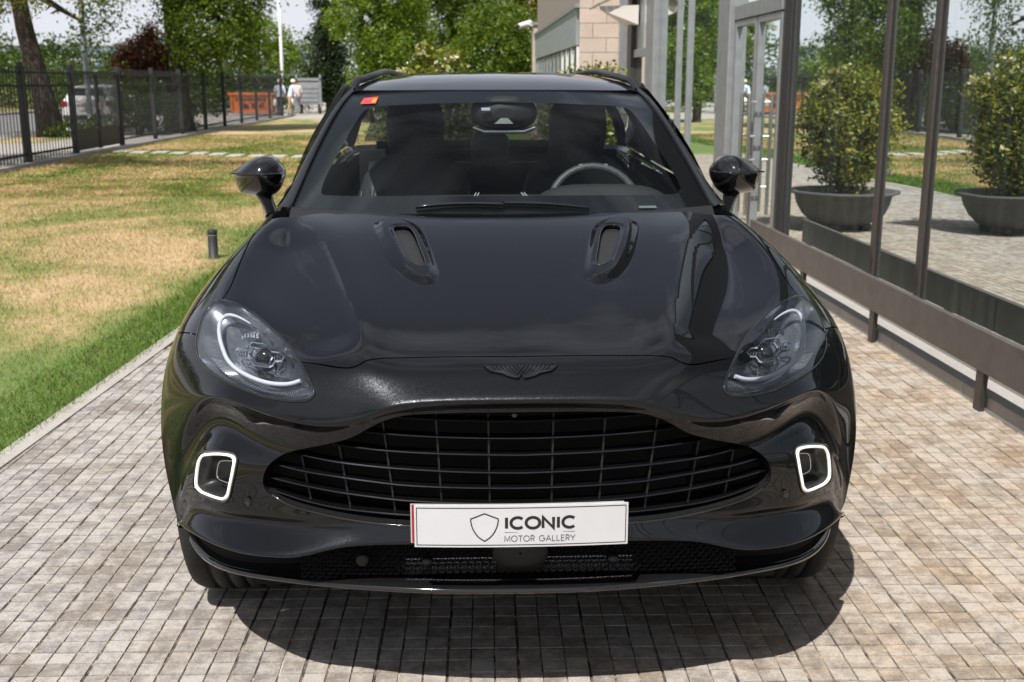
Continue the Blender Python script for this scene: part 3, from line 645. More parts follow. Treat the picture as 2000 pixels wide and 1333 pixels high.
NET = [
 [(0,1.4,1.195),(-0.2,1.4,1.195),(-0.42,1.4,1.192),(-0.58,1.4,1.188),(-0.7,1.4,1.185),(-0.8,1.38,1.165),(-0.88,1.38,1.08),(-0.94,1.38,0.95),(-0.975,1.38,0.72),(-0.98,1.38,0.5)],
 [(0,1.2,1.17),(-0.2,1.2,1.169),(-0.46,1.2,1.163),(-0.64,1.2,1.169),(-0.71,1.2,1.155),(-0.785,1.2,1.158),(-0.87,1.2,1.08),(-0.955,1.18,0.97),(-1.005,1.16,0.83),(-1.012,1.15,0.766)],
 [(0,0.95,1.131),(-0.2,0.95,1.13),(-0.42,0.95,1.125),(-0.585,0.95,1.139),(-0.7,0.95,1.084),(-0.81,0.95,1.112),(-0.89,0.95,1.05),(-0.975,0.95,0.955),(-1.02,0.95,0.86),(-1.022,0.95,0.825)],
 [(0,0.65,1.065),(-0.18,0.65,1.064),(-0.38,0.65,1.059),(-0.495,0.65,1.076),(-0.66,0.65,1.02),(-0.8,0.65,1.044),(-0.9,0.67,0.99),(-0.98,0.7,0.9),(-1.024,0.72,0.8),(-1.027,0.72,0.772)],
 [(0,0.38,1.004),(-0.17,0.38,1.003),(-0.34,0.37,0.998),(-0.43,0.36,1.013),(-0.58,0.37,0.97),(-0.735,0.42,0.992),(-0.865,0.49,0.945),(-0.965,0.56,0.86),(-1.02,0.62,0.73),(-1.024,0.615,0.692)],
 [(0,0.12,0.939),(-0.16,0.122,0.938),(-0.32,0.13,0.936),(-0.4,0.14,0.947),(-0.53,0.17,0.923),(-0.67,0.25,0.925),(-0.805,0.35,0.895),(-0.925,0.46,0.81),(-1.002,0.55,0.68),(-1.012,0.545,0.597)],
 [(0,0.05,0.9),(-0.16,0.052,0.899),(-0.31,0.058,0.896),(-0.39,0.068,0.896),(-0.51,0.1,0.873),(-0.645,0.17,0.868),(-0.775,0.275,0.848),(-0.9,0.4,0.775),(-0.983,0.52,0.64),(-1,0.515,0.525)],
 [(0,0.008,0.87),(-0.17,0.01,0.869),(-0.31,0.016,0.86),(-0.385,0.03,0.832),(-0.48,0.05,0.812),(-0.6,0.1,0.815),(-0.72,0.185,0.822),(-0.855,0.335,0.79),(-0.955,0.48,0.62),(-0.988,0.5,0.47)],
 [(0,0,0.858),(-0.18,0.003,0.857),(-0.315,0.008,0.846),(-0.378,0.022,0.814),(-0.475,0.042,0.788),(-0.59,0.09,0.793),(-0.705,0.165,0.808),(-0.835,0.31,0.79),(-0.94,0.465,0.6),(-0.982,0.495,0.44)],
 [(0,0.014,0.842),(-0.18,0.016,0.84),(-0.325,0.022,0.825),(-0.393,0.038,0.788),(-0.49,0.068,0.764),(-0.6,0.125,0.768),(-0.715,0.215,0.78),(-0.83,0.345,0.768),(-0.932,0.455,0.578),(-0.976,0.49,0.41)],
 [(0,0.03,0.819),(-0.19,0.032,0.817),(-0.335,0.042,0.793),(-0.415,0.058,0.75),(-0.51,0.09,0.725),(-0.605,0.15,0.706),(-0.705,0.235,0.716),(-0.815,0.36,0.715),(-0.922,0.435,0.558),(-0.97,0.485,0.395)],
 [(0,0.04,0.77),(-0.19,0.042,0.768),(-0.345,0.05,0.745),(-0.44,0.068,0.715),(-0.54,0.105,0.69),(-0.63,0.155,0.672),(-0.72,0.215,0.678),(-0.82,0.315,0.676),(-0.912,0.405,0.55),(-0.964,0.48,0.385)],
 [(0,0.05,0.7),(-0.2,0.05,0.7),(-0.36,0.06,0.68),(-0.48,0.082,0.655),(-0.58,0.118,0.645),(-0.65,0.15,0.64),(-0.74,0.198,0.646),(-0.83,0.28,0.638),(-0.905,0.385,0.54),(-0.958,0.475,0.378)],
 [(0,0.045,0.6),(-0.2,0.045,0.6),(-0.36,0.06,0.585),(-0.48,0.085,0.572),(-0.57,0.12,0.566),(-0.65,0.158,0.56),(-0.735,0.2,0.545),(-0.82,0.275,0.532),(-0.895,0.38,0.488),(-0.95,0.468,0.37)],
 [(0,0.035,0.564),(-0.2,0.035,0.564),(-0.36,0.048,0.551),(-0.48,0.076,0.536),(-0.575,0.11,0.524),(-0.65,0.155,0.514),(-0.735,0.2,0.504),(-0.82,0.278,0.492),(-0.898,0.376,0.464),(-0.95,0.464,0.371)],
 [(0,0.035,0.548),(-0.2,0.035,0.548),(-0.36,0.048,0.535),(-0.48,0.08,0.516),(-0.575,0.12,0.5),(-0.65,0.164,0.487),(-0.735,0.21,0.478),(-0.82,0.288,0.466),(-0.9,0.38,0.446),(-0.95,0.462,0.372)],
 [(0,0.022,0.5),(-0.2,0.022,0.5),(-0.35,0.032,0.494),(-0.45,0.042,0.484),(-0.55,0.052,0.46),(-0.62,0.07,0.452),(-0.712,0.115,0.442),(-0.815,0.215,0.43),(-0.908,0.345,0.412),(-0.96,0.45,0.388)],
 [(0,0.024,0.486),(-0.2,0.024,0.486),(-0.35,0.034,0.482),(-0.455,0.046,0.472),(-0.55,0.056,0.444),(-0.62,0.074,0.437),(-0.712,0.12,0.428),(-0.815,0.222,0.417),(-0.906,0.35,0.402),(-0.957,0.455,0.382)],
 [(0,0.05,0.478),(-0.2,0.05,0.478),(-0.35,0.06,0.474),(-0.46,0.075,0.462),(-0.55,0.09,0.43),(-0.62,0.11,0.424),(-0.71,0.155,0.416),(-0.81,0.255,0.406),(-0.897,0.37,0.392),(-0.948,0.465,0.376)]]
# ---------------------------------------------------------------- cutting panels out of a patch
def spline(pts, closed=False, n=8):
    """centripetal Catmull-Rom through 2-D or 3-D points"""
    P = np.asarray(pts, float); m = len(P)
    if m < 3: return np.array([P[0] + (P[-1] - P[0]) * t for t in np.linspace(0, 1, n + 1)])
    if closed: E = np.concatenate([P[-1:], P, P[:2]])
    else: E = np.concatenate([2 * P[:1] - P[1:2], P, 2 * P[-1:] - P[-2:-1]])
    out = []
    for i in range(1, len(E) - 2):
        p0, p1, p2, p3 = E[i - 1:i + 3]
        d = [max(np.linalg.norm(b - a) ** .5, 1e-6) for a, b in ((p0, p1), (p1, p2), (p2, p3))]
        t0 = 0; t1 = d[0]; t2 = t1 + d[1]; t3 = t2 + d[2]
        for t in np.linspace(t1, t2, n, endpoint=False):
            A1 = (t1 - t) / (t1 - t0) * p0 + (t - t0) / (t1 - t0) * p1; A2 = (t2 - t) / (t2 - t1) * p1 + (t - t1) / (t2 - t1) * p2
            A3 = (t3 - t) / (t3 - t2) * p2 + (t - t2) / (t3 - t2) * p3
            B1 = (t2 - t) / (t2 - t0) * A1 + (t - t0) / (t2 - t0) * A2; B2 = (t3 - t) / (t3 - t1) * A2 + (t - t1) / (t3 - t1) * A3
            out.append((t2 - t) / (t2 - t1) * B1 + (t - t1) / (t2 - t1) * B2)
    if not closed: out.append(P[-1])
    return np.array(out)

def inside(poly, pts):
    x, y = pts[:, 0][:, None], pts[:, 1][:, None]; a = poly; b = np.roll(poly, -1, 0)
    c = ((a[:, 1] > y) != (b[:, 1] > y)) & (x < (b[:, 0] - a[:, 0]) * (y - a[:, 1]) / (b[:, 1] - a[:, 1] + 1e-15) + a[:, 0])
    return c.sum(1) % 2 == 1

def seg_dist(poly, pts, closed=True):
    a = poly if closed else poly[:-1]; b = np.roll(poly, -1, 0) if closed else poly[1:]
    d = b - a; L = (d ** 2).sum(1) + 1e-18; out = np.full(len(pts), 1e9)
    for i in range(len(a)):
        t = np.clip(((pts - a[i]) @ d[i]) / L[i], 0, 1)
        out = np.minimum(out, np.linalg.norm(pts - a[i] - t[:, None] * d[i], axis=1))
    return out

def area(p): return .5 * np.sum(p[:, 0] * np.roll(p[:, 1], -1) - np.roll(p[:, 0], -1) * p[:, 1])

def densify(p, s):
    out = []
    for a, b in zip(p, np.roll(p, -1, 0)):
        k = max(1, int(np.ceil(np.linalg.norm((b - a) / s))))
        for t in range(k): out.append(a + (b - a) * t / k)
    return np.array(out)

def dedupe(p, eps=1e-4):
    keep = [p[0]]
    for q in p[1:]:
        if np.linalg.norm(q - keep[-1]) > eps: keep.append(q)
    if np.linalg.norm(keep[0] - keep[-1]) < eps: keep.pop()
    return np.array(keep)

def cut(name, patch, outline, m, parent=None, holes=(), f=None, du=.1, dv=.1, gap=.0, skirt=.02, extra=(), mirror='join', lift=0.0, sgn=None, **kw):
    """panel bounded by outline (and holes) in the patch's own u, v; both sides of the car unless mirror is None"""
    f = f or patch.at
    loops = []
    for k, lp in enumerate([outline] + list(holes)):
        lp = densify(dedupe(np.asarray(lp, float)), np.array([du, dv])); lp = dedupe(lp)
        want = 1 if k == 0 else -1
        if np.sign(area(lp)) != want: lp = lp[::-1].copy()
        if gap:
            e = 1e-3; u, v = lp[:, 0], lp[:, 1]; p = f(u, v)
            Ju = (f(u + e, v) - f(u - e, v)) / (2 * e); Jv = (f(u, v + e) - f(u, v - e)) / (2 * e)
            tg = np.roll(lp, -1, 0) - np.roll(lp, 1, 0); T = Ju * tg[:, :1] + Jv * tg[:, 1:]
            n = np.cross(Ju, Jv); n /= np.linalg.norm(n, axis=1, keepdims=True) + 1e-12
            b = np.cross(n, T); b /= np.linalg.norm(b, axis=1, keepdims=True) + 1e-12
            b *= gap
            for i in range(len(lp)):
                if lp[i, 0] < 1e-4:
                    if abs(b[i] @ Jv[i]) > .5 * gap * np.linalg.norm(Jv[i]): lp[i, 1] += np.clip((b[i] @ Jv[i]) / (Jv[i] @ Jv[i]), -.12, .12)
                    continue
                st = np.linalg.lstsq(np.stack([Ju[i], Jv[i]], 1), b[i], rcond=None)[0]
                lp[i] += np.clip(st, -.12, .12)
        loops.append(lp)
    allb = np.concatenate(loops)
    lo, hi = loops[0].min(0), loops[0].max(0)
    gu = np.arange(np.ceil(lo[0] / du) * du, hi[0], du); gv = np.arange(np.ceil(lo[1] / dv) * dv, hi[1], dv)
    pts = np.stack(np.meshgrid(gu, gv), -1).reshape(-1, 2)
    for (bx, du2, dv2) in extra:
        q = np.stack(np.meshgrid(np.arange(bx[0], bx[1], du2), np.arange(bx[2], bx[3], dv2)), -1).reshape(-1, 2)
        pts = np.concatenate([pts[~((pts[:, 0] > bx[0]) & (pts[:, 0] < bx[1]) & (pts[:, 1] > bx[2]) & (pts[:, 1] < bx[3]))], q])
    sc = np.array([1 / du, 1 / dv])
    ins = inside(loops[0], pts)
    for h in loops[1:]: ins &= ~inside(h, pts)
    pts = pts[ins]
    dd = np.full(len(pts), 1e9)
    for lp in loops: dd = np.minimum(dd, seg_dist(lp * sc, pts * sc))
    pts = pts[dd > .45]
    V = np.concatenate([allb, pts]); Ed = []; s0 = 0
    for lp in loops:
        n = len(lp); Ed += [(s0 + i, s0 + (i + 1) % n) for i in range(n)]; s0 += n
    vs, es, fs, ov, oe, of = delaunay_2d_cdt([Vector(p * sc) for p in V], Ed, [], 0, 1e-6)
    W = np.array([v[:] for v in vs]) / sc; T = np.array([t for t in fs if len(t) == 3], dtype=int)
    cen = W[T].mean(1); ok = inside(loops[0], cen)
    for h in loops[1:]: ok &= ~inside(h, cen)
    T = T[ok]
    a2 = np.cross(W[T[:, 1]] - W[T[:, 0]], W[T[:, 2]] - W[T[:, 0]]); T = T[np.abs(a2) > 1e-10]
    used = np.unique(T); re = -np.ones(len(W), int); re[used] = np.arange(len(used)); W = W[used]; T = re[T]
    s_ = sgn if sgn is not None else patch.sgn
    P = f(W[:, 0], W[:, 1]); N = patch.normal(W[:, 0], W[:, 1], f) * (s_ / patch.sgn)
    if lift: P = P + N * lift
    if s_ < 0: T = T[:, ::-1]
    P[np.abs(W[:, 0]) < 1e-6, 0] = 0 if mirror == 'join' else P[np.abs(W[:, 0]) < 1e-6, 0]
    verts = [P]; norms = [N]; faces = [T]; nb = len(P)
    if skirt:
        # boundary edges of the triangulation
        e = np.concatenate([T[:, [0, 1]], T[:, [1, 2]], T[:, [2, 0]]]); key = np.sort(e, 1)
        uq, inv, cnt = np.unique(key, axis=0, return_inverse=True, return_counts=True); bd = e[cnt[inv.ravel()] == 1]
        if mirror == 'join': bd = bd[~((np.abs(W[bd[:, 0], 0]) < 1e-6) & (np.abs(W[bd[:, 1], 0]) < 1e-6))]
        A, B = P[bd[:, 0]], P[bd[:, 1]]; NA, NB = N[bd[:, 0]], N[bd[:, 1]]
        sn = np.cross(A - B, NA); sn /= np.linalg.norm(sn, axis=1, keepdims=True) + 1e-12
        b = nb; k = len(bd)
        verts += [A, B, B - NB * skirt, A - NA * skirt]; norms += [-sn] * 4
        i = np.arange(k); q1 = np.stack([b + k + i, b + i, b + 3 * k + i], 1); q2 = np.stack([b + k + i, b + 3 * k + i, b + 2 * k + i], 1)
        faces += [q1, q2]
    Vv, Nn, Ff = np.concatenate(verts), np.concatenate(norms), np.concatenate(faces)
    def flip(Vv, Nn, Ff): return Vv * [-1, 1, 1], Nn * [-1, 1, 1], Ff[:, ::-1]
    if mirror == 'join':
        V2, N2, F2 = flip(Vv, Nn, Ff); Ff = np.concatenate([Ff, F2 + len(Vv)]); Vv = np.concatenate([Vv, V2]); Nn = np.concatenate([Nn, N2])
    def make(Vv, Nn, Ff):
        me = fast_mesh(name, Vv, Ff, True)
        try: me.normals_split_custom_set_from_vertices([tuple(n) for n in Nn])
        except Exception: pass
        return me
    o = link(name, make(Vv, Nn, Ff), m, parent, **kw)
    if mirror == 'pair':
        o2 = link(name, make(*flip(Vv, Nn, Ff)), m, parent, **kw); return o, o2
    return o

def on(patch, path, off=0.0, f=None):
    """3-D points of a path given by places in the photograph, off metres above the skin"""
    uv = np.array([patch.uv(*p) for p in path]); f = f or patch.at
    p = f(uv[:, 0], uv[:, 1])
    return p + patch.normal(uv[:, 0], uv[:, 1], f) * off if off else p

def uvs(patch, path): return np.array([patch.uv(*p) for p in path])
def mx(p): p = np.array(p, float); p[..., 0] *= -1; return p
car = empty('sport_utility_car', 'glossy black sport utility car with white dealer plate parked nose-on across the pale paving', 'car')
FB = Patch(NET)
FB.sgn = 1.0
_n = FB.normal(np.array([2.0]), np.array([2.0]))
if _n[0, 2] < 0: FB.sgn = -1.0

# outlines, read off the photograph's left half and laid on the skin
HL = [(432,588),(448,591),(466,597),(484,607),(503,619),(520,634),(540,652),(556,668),(570,686),(581,702),(599,731),(612,758),(613,772),(603,781),(583,784),(547,781),(511,774),(466,756),(426,736),(403,718),(389,697),(385,668),(390,641),(399,616),(416,596)]
HLuv = uvs(FB, spline(HL, True, 4))
SHUT = [(590,707),(612,710),(635,714),(660,718),(682,719),(700,714),(716,705),(740,701),(800,699),(880,697.5),(950,697)]
UC = 0.0
vs_c = FB.uv(1005, 697)[1]
shut_uv = np.concatenate([uvs(FB, spline(SHUT, False, 4)), [[0.0, vs_c]]])
hood_side_px = [(430,589),(440,577),(452,556),(464,525),(474,500),(488,470),(508,442),(535,419)]
hs_uv = uvs(FB, spline(hood_side_px, False, 4))
# the hood's rear corner: along the pillar foot, then the scuttle line under the glass
rear_uv = np.array([[5.0, .92], [4.0, .86], [3.0, .84], [2.0, .86], [1.0, .90], [0.0, .92]])

# where the lamp meets the hood: inner upper edge of the lamp outline
def lamp_piece(a, b):
    """part of the lamp outline from the point nearest pixel a to the one nearest pixel b, clockwise"""
    px = project(FB.at(HLuv[:, 0], HLuv[:, 1])); i = np.argmin(((px - a) ** 2).sum(1)); j = np.argmin(((px - b) ** 2).sum(1))
    n = len(HLuv); out = [HLuv[i]]
    while i != j:
        i = (i + 1) % n; out.append(HLuv[i])
    return np.array(out)
lamp_top = lamp_piece((432, 588), (583, 705))          # hood side of the lamp
lamp_low = lamp_piece((583, 705), (386, 652))          # bumper side
lamp_out = lamp_piece((386, 652), (432, 588))          # fender side

# blisters of the bonnet vents
POD = [(728,440),(748,432),(775,430),(803,434),(823,449),(838,474),(852,508),(860,538),(853,553),(832,559),(803,553),(778,537),(757,512),(740,480)]
VENT = [(768,453),(784,449),(800,452),(810,464),(820,490),(831,520),(829,527),(816,527),(803,519),(788,494),(775,470)]
POD_XY = on(FB, spline(POD, True, 4))[:, :2]
VENT_uv = uvs(FB, spline(VENT, True, 3)); VENT_XY = FB.at(VENT_uv[:, 0], VENT_uv[:, 1])[:, :2]
def sstep(x): x = np.clip(x, 0, 1); return x * x * (3 - 2 * x)
RIDGE = on(FB, spline([(590,432),(600,441),(637,475),(675,561),(694,614),(712,689)], False, 6))
RIDGE = RIDGE[np.argsort(RIDGE[:, 1])]
def crease(q):
    """the bonnet falls away outboard of a crisp line on each side"""
    d = np.abs(q[:, 0]) - np.interp(q[:, 1], RIDGE[:, 1], -RIDGE[:, 0]); d = np.maximum(d, 0)
    fade = sstep((q[:, 1] - .13) / .16) * sstep((1.16 - q[:, 1]) / .25)
    return -.021 * (1 - np.exp(-d / .034)) * np.exp(-(d / .17) ** 2) * fade
def hood_f(u, v):
    p = FB.at(u, v); sh = p.shape; q = p.reshape(-1, 3); h = np.zeros(len(q))
    bx = (q[:, 0] > POD_XY[:, 0].min()) & (q[:, 0] < POD_XY[:, 0].max()) & (q[:, 1] > POD_XY[:, 1].min()) & (q[:, 1] < POD_XY[:, 1].max())
    if bx.any():
        s = q[bx, :2]; ins = inside(POD_XY, s); d = seg_dist(POD_XY, s) * ins
        iv = inside(VENT_XY, s); dv = seg_dist(VENT_XY, s)
        h[bx] = .017 * sstep(d / .040) ** .8 - .005 * np.where(iv, 1.0, sstep(1 - dv / .015))
    h += crease(q)
    q = q.copy(); q[:, 2] += h
    return q.reshape(sh)
pod_uv = uvs(FB, POD)
hood_out = np.concatenate([rear_uv[::-1], hs_uv[::-1], lamp_top, shut_uv])
cut('hood', FB, hood_out, M_PAINT, car, holes=[VENT_uv], f=hood_f, du=.06, dv=.05, gap=.0022, skirt=.025,
    extra=[((pod_uv[:, 0].min() - .1, pod_uv[:, 0].max() + .1, pod_uv[:, 1].min() - .1, pod_uv[:, 1].max() + .1), .018, .014)])
for o in cut('hood_vent', FB, VENT_uv, M_WEAVE, car, f=hood_f, du=.05, dv=.05, skirt=.0, lift=-.014, mirror='pair'):
    pass
for sx in (1, -1):
    rim = [p * [sx, 1, 1] for p in hood_f(VENT_uv[:, 0], VENT_uv[:, 1])]
    MB().tube(rim + rim[:1], .0022, 6, cap=False).build('vent_rim', M_GLOSS, car)

# fenders: from the crest over the wheel arch
v_line = FB.uv(349, 651); v_line2 = FB.uv(385, 651)
NUc, NVr = len(NET[0]) - 1, len(NET) - 1
arch_fender = [[NUc, t] for t in np.linspace(0.0, 5.0, 24)]
fender_line = np.array([v_line2, v_line, [8.0, v_line[1] + .55], [NUc, 5.0]])
fender_out = np.concatenate([[[5.0, .0]], [[5.0, .92]], hs_uv[::-1], lamp_out[::-1], fender_line[1:], np.array(arch_fender)[::-1]])
cut('fender', FB, fender_out, M_PAINT, car, du=.09, dv=.07, gap=.0016, skirt=.02, mirror='pair')

# front bumper: nose, lip, lower corners; holes for the grille and the two daytime lights
GR = [(1003,807),(900,808),(820,811),(780,815),(740,828),(712,843),(690,855),(650,867),(600,877),(568,884),(545,894),(526,910),(517,927),(515,943),(520,957),(532,967),(552,980),(576,990),(612,1000),(650,1009),(700,1018),(760,1025),(810,1028),(900,1032),(1003,1034)]
gr_uv = uvs(FB, np.concatenate([spline(GR, False, 4)])); gr_uv[np.abs(gr_uv[:, 0]) < .12, 0] = 0
gr_uv[0, 0] = 0; gr_uv[-1, 0] = 0
DR = [(393,886),(405,883.5),(419,882.5),(436,883),(450,885),(459,889),(462.5,897),(460,915),(457,931),(453,949),(447,972),(438,979.5),(428,978),(415,974),(402,969),(391,964),(381,953),(379.5,942),(381,922),(383,908),(386,896)]
DRuv = uvs(FB, spline(DR, True, 3))
bump_out = np.concatenate([shut_uv[::-1], lamp_low, fender_line[1:], [[NUc, t] for t in np.linspace(5.2, 15.6, 26)], [[8.9, 16.2], [8.7, 16.8], [8.45, 17.3], [8.2, 17.6]], [[t, 17.7] for t in np.linspace(8.0, 0, 30)],
                           [[0.0, gr_uv[-1, 1]]], gr_uv[::-1], [[0.0, gr_uv[0, 1]]]])
cut('front_bumper', FB, bump_out, M_PAINT, car, holes=[DRuv], du=.09, dv=.09, gap=.0022, skirt=.012)
# black sheet added behind the skin to darken the shut lines
g = np.stack(np.meshgrid(np.linspace(0, NUc, 40), np.linspace(1.0, 8.6, 44)), -1).reshape(-1, 2)
pp = FB.at(g[:, 0], g[:, 1]) - FB.normal(g[:, 0], g[:, 1]) * .035
ix = np.arange(40 * 44).reshape(44, 40); fq = np.stack([ix[:-1, :-1], ix[:-1, 1:], ix[1:, 1:], ix[1:, :-1]], -1).reshape(-1, 4)
keep = ~inside(HLuv, g[fq].mean(1))
fq = fq[keep]
link('gap_backing', fast_mesh('gap_backing', np.concatenate([pp, mx(pp)]), np.concatenate([fq, fq + len(pp)])), M_VOID, car)

# ------------------------------------------------ grille
gp = lambda px, py, back: FB.at(*FB.uv(px, py)) + np.array([0, back, 0])
def half_path(pts, back):
    p = np.array([gp(x, y, back) for x, y in spline(pts, False, 5)]); p[-1, 0] = 0
    return np.concatenate([p, mx(p)[::-1][1:]])
grille = link('grille', None, None, car) if False else empty('grille'); grille.parent = car
BARS = [[(752,818),(800,822),(880,826),(1004,828)], [(690,846),(760,854),(830,859),(920,862),(1004,863)], [(606,866),(680,878),(755,887),(860,893),(1004,896)],
        [(545,884),(600,898),(650,908),(720,917),(790,923),(900,929),(1004,931)], [(527,911),(580,925),(650,937),(720,947),(790,955),(900,960),(1004,961)],
        [(520,938),(580,953),(650,967),(720,977),(790,985),(900,990),(1004,991)], [(535,966),(590,984),(650,998),(720,1007),(790,1013),(900,1017),(1004,1018)]]
def ribbon(path, h, d, name, m, parent):
    """slat: a bar following path, h high and d deep"""
    rings = []
    for p in path:
        rings.append([p + np.array(o) for o in ((0, 0, 0), (0, .35 * h, h * .5), (0, d, h * .35), (0, d, -h * .35), (0, .35 * h, -h * .5))])
    mb = MB(); mb.loft(rings, True, True, False); return recalc(mb.build(name, m, parent))
for b in BARS: ribbon(half_path(b, .020), .0050, .040, 'grille_bar', M_BAR, grille)
for x0, y0, x1, y1 in ((954,809,958,1030), (849,812,864,1027), (744,828,771,1024), (655,862,682,1012), (580,880,604,996)):
    a, b = gp(x0, y0 + 2, .045), gp(x1, y1 - 2, .045)
    for sx in (1, -1):
        rings = [[p * [sx, 1, 1] + np.array(o) for o in ((-.0022, 0, 0), (.0022, 0, 0), (.0022, .05, 0), (-.0022, .05, 0))] for p in [a + (b - a) * t for t in (0, .25, .5, .75, 1)]]
        recalc(MB().loft(rings, True, True, False).build('grille_upright', M_MATT, grille))
gg = np.array([p for p in gr_uv]); gp3 = FB.at(gg[:, 0], gg[:, 1]); k = len(gp3)
mb = MB(); front = [tuple(p) for p in gp3]; back = [(p[0] * .97, p[1] + .11, .66 + (p[2] - .66) * .95) for p in gp3]
mb.loft([front, back], False, False, True)
mb.v += []; cb = MB(); mb.mirror(); mb.build('grille_duct', M_SATIN, grille)
yb = .17
mb = MB(); poly = [(p[0] * .98, p[1] + .105, p[2]) for p in gp3]; poly = poly + [(-x, y, z) for x, y, z in poly[::-1]]
mb.add([(p[0], yb + .04, p[2]) for p in poly], [tuple(range(len(poly)))]); mb.build('radiator_panel', M_VOID, grille)
# bright-edged lower lip of the opening
lowlip = [(532,967),(552,980),(576,990),(612,1000),(650,1009),(700,1018),(760,1025),(810,1028),(900,1032),(1004,1034)]
MB().tube(half_path(lowlip, -.001), .004, 6).build('grille_lip', M_GLOSS, grille)
pc = gp(1005, 812, .01); MB().lathe([(.0, -.012), (.007, -.010), (.009, 0), (.009, .03)], pc[0], pc[1], pc[2], 14, 'y').build('nose_camera', M_GLOSS, grille)

# ------------------------------------------------ headlights
STRIP = [(486,619),(473,612),(455,605.5),(442,604),(431,607),(422,615),(417,632),(418,654),(423,675),(432,697),(448,714),(470,727),(493,736.5),(520,743),(547,744.5),(563,742),(579,736)]
FRAME = [(441,668),(448,663),(464,663),(473,651),(482,648),(508,648),(515,652),(524,663),(540,665),(548,673),(540,682),(527,684),(518,695),(511,699),(479,699),(470,686),(461,681),(446,679)]
HEX = [(480,654),(509,654),(520,672),(509,692),(480,692),(468,672)]
lamps = []
for sx in (1, -1):
    hl = empty('headlight'); hl.parent = car; lamps.append(hl)
S3 = lambda p, sx: np.asarray(p) * [sx, 1, 1]
inner = spline(HL, True, 3); cpx = np.array([495, 680])
for sx, hl in zip((1, -1), lamps):
    # bowl
    rings = []
    for k, (sc_, off) in enumerate(((1.0, -.001), (.985, -.012), (.90, -.050), (.70, -.075), (.35, -.085), (.03, -.088))):
        rings.append([tuple(S3(p, sx)) for p in on(FB, cpx + (inner - cpx) * sc_, off)])
    recalc(MB().loft(rings, True, False, True).build('lamp_bowl', M_LAMPIN, hl))
    st = on(FB, spline(STRIP, False, 4), -.022); n = len(st)
    rr = [.0020 + .0040 * sstep(min(i / (n * .22), 1)) for i in range(n)]
    MB().tube([S3(p, sx) for p in st], rr, 8).build('light_strip', M_STRIP, hl)
    # the ledge below the strip with fine ribs
    low = spline([(408,700),(430,725),(466,746),(511,764),(547,771),(583,774),(602,769)], False, 8); up_ = spline([(424,700),(444,720),(470,736),(512,752),(547,754),(575,748),(592,744)], False, 8)
    A, B = on(FB, low, -.010), on(FB, up_, -.030); MB().loft([[tuple(S3(p, sx)) for p in A], [tuple(S3(p, sx)) for p in B]], False, False).build('lamp_ledge', M_LAMPIN, hl)
    mb = MB()
    for i in range(len(A)):
        if i % 1 == 0: mb.tube([S3(A[i], sx) + [0, -.001, .002], S3(B[i], sx) + [0, -.001, .002]], .0016, 5)
    mb.build('lamp_rib', M_ALU, hl)
    fr = on(FB, FRAME, -.040); fr = [S3(p, sx) for p in fr]
    MB().tube(fr + fr[:1], .0030, 6, cap=False, smooth=False).build('projector_frame', M_ALU, hl)
    hx = [S3(p, sx) for p in on(FB, HEX, -.046)]
    MB().tube(hx + hx[:1], .0045, 6, cap=False, smooth=False).build('projector_bezel', M_CHROME, hl)
    c = np.mean(hx, 0); nrm = FB.normal(*[np.array([q]) for q in FB.uv(494, 672)])[0] * [sx, 1, 1]; nrm = Vector(nrm * [1, 1, .35]).normalized()
    mb = MB(); mb.lathe([(.0, .020), (.012, .018), (.022, .011), (.028, .0), (.029, -.02)], 0, 0, 0, 20)
    mb.xf(Matrix.Translation(Vector(c) - nrm * .012) @ nrm.to_track_quat('Z', 'Y').to_matrix().to_4x4()); mb.build('projector_lens', M_GLOSS, hl)
    for (wx, wy) in ((455, 672), (533, 674)):
        mb = MB(); q = S3(on(FB, [(wx, wy)], -.045)[0], sx)
        for k in (-1, 0, 1): mb.tube([q + [k * .007, 0, -.007], q + [k * .007, -.002, .007]], .0028, 6)
        mb.build('side_reflector', M_CHROME, hl)
    for i, (ax, ay) in enumerate(((460, 640), (467, 635), (475, 633), (483, 632), (490, 632), (498, 633))):
        q = S3(on(FB, [(ax, ay)], -.038)[0], sx); MB().bevel_box(q[0] - .0035, q[0] + .0035, q[1] - .004, q[1] + .01, q[2] - .007, q[2] + .007, .0012).build('led_segment', M_CHROME, hl)
    # bright lower reflector
    a = on(FB, spline([(470,712),(490,720),(515,726),(545,728),(570,722)], False, 4), -.048); b = on(FB, spline([(478,700),(496,704),(518,708),(545,711),(566,710)], False, 4), -.062)
    MB().loft([[tuple(S3(p, sx)) for p in a], [tuple(S3(p, sx)) for p in b]], False, False).build('lower_reflector', M_ALU, hl)
    # lens and its black seal
    sl = on(FB, spline(HL, True, 3), .0005); sl = [S3(p, sx) for p in sl]
    MB().tube(sl + sl[:1], .0042, 6, cap=False).build('lamp_seal', M_GLOSS, hl)
lens_pair = cut('lamp_lens', FB, HLuv, M_LENS, None, du=.12, dv=.12, gap=.001, skirt=0, lift=.003, mirror='pair')
for o, hl in zip(lens_pair, lamps): o.parent = hl

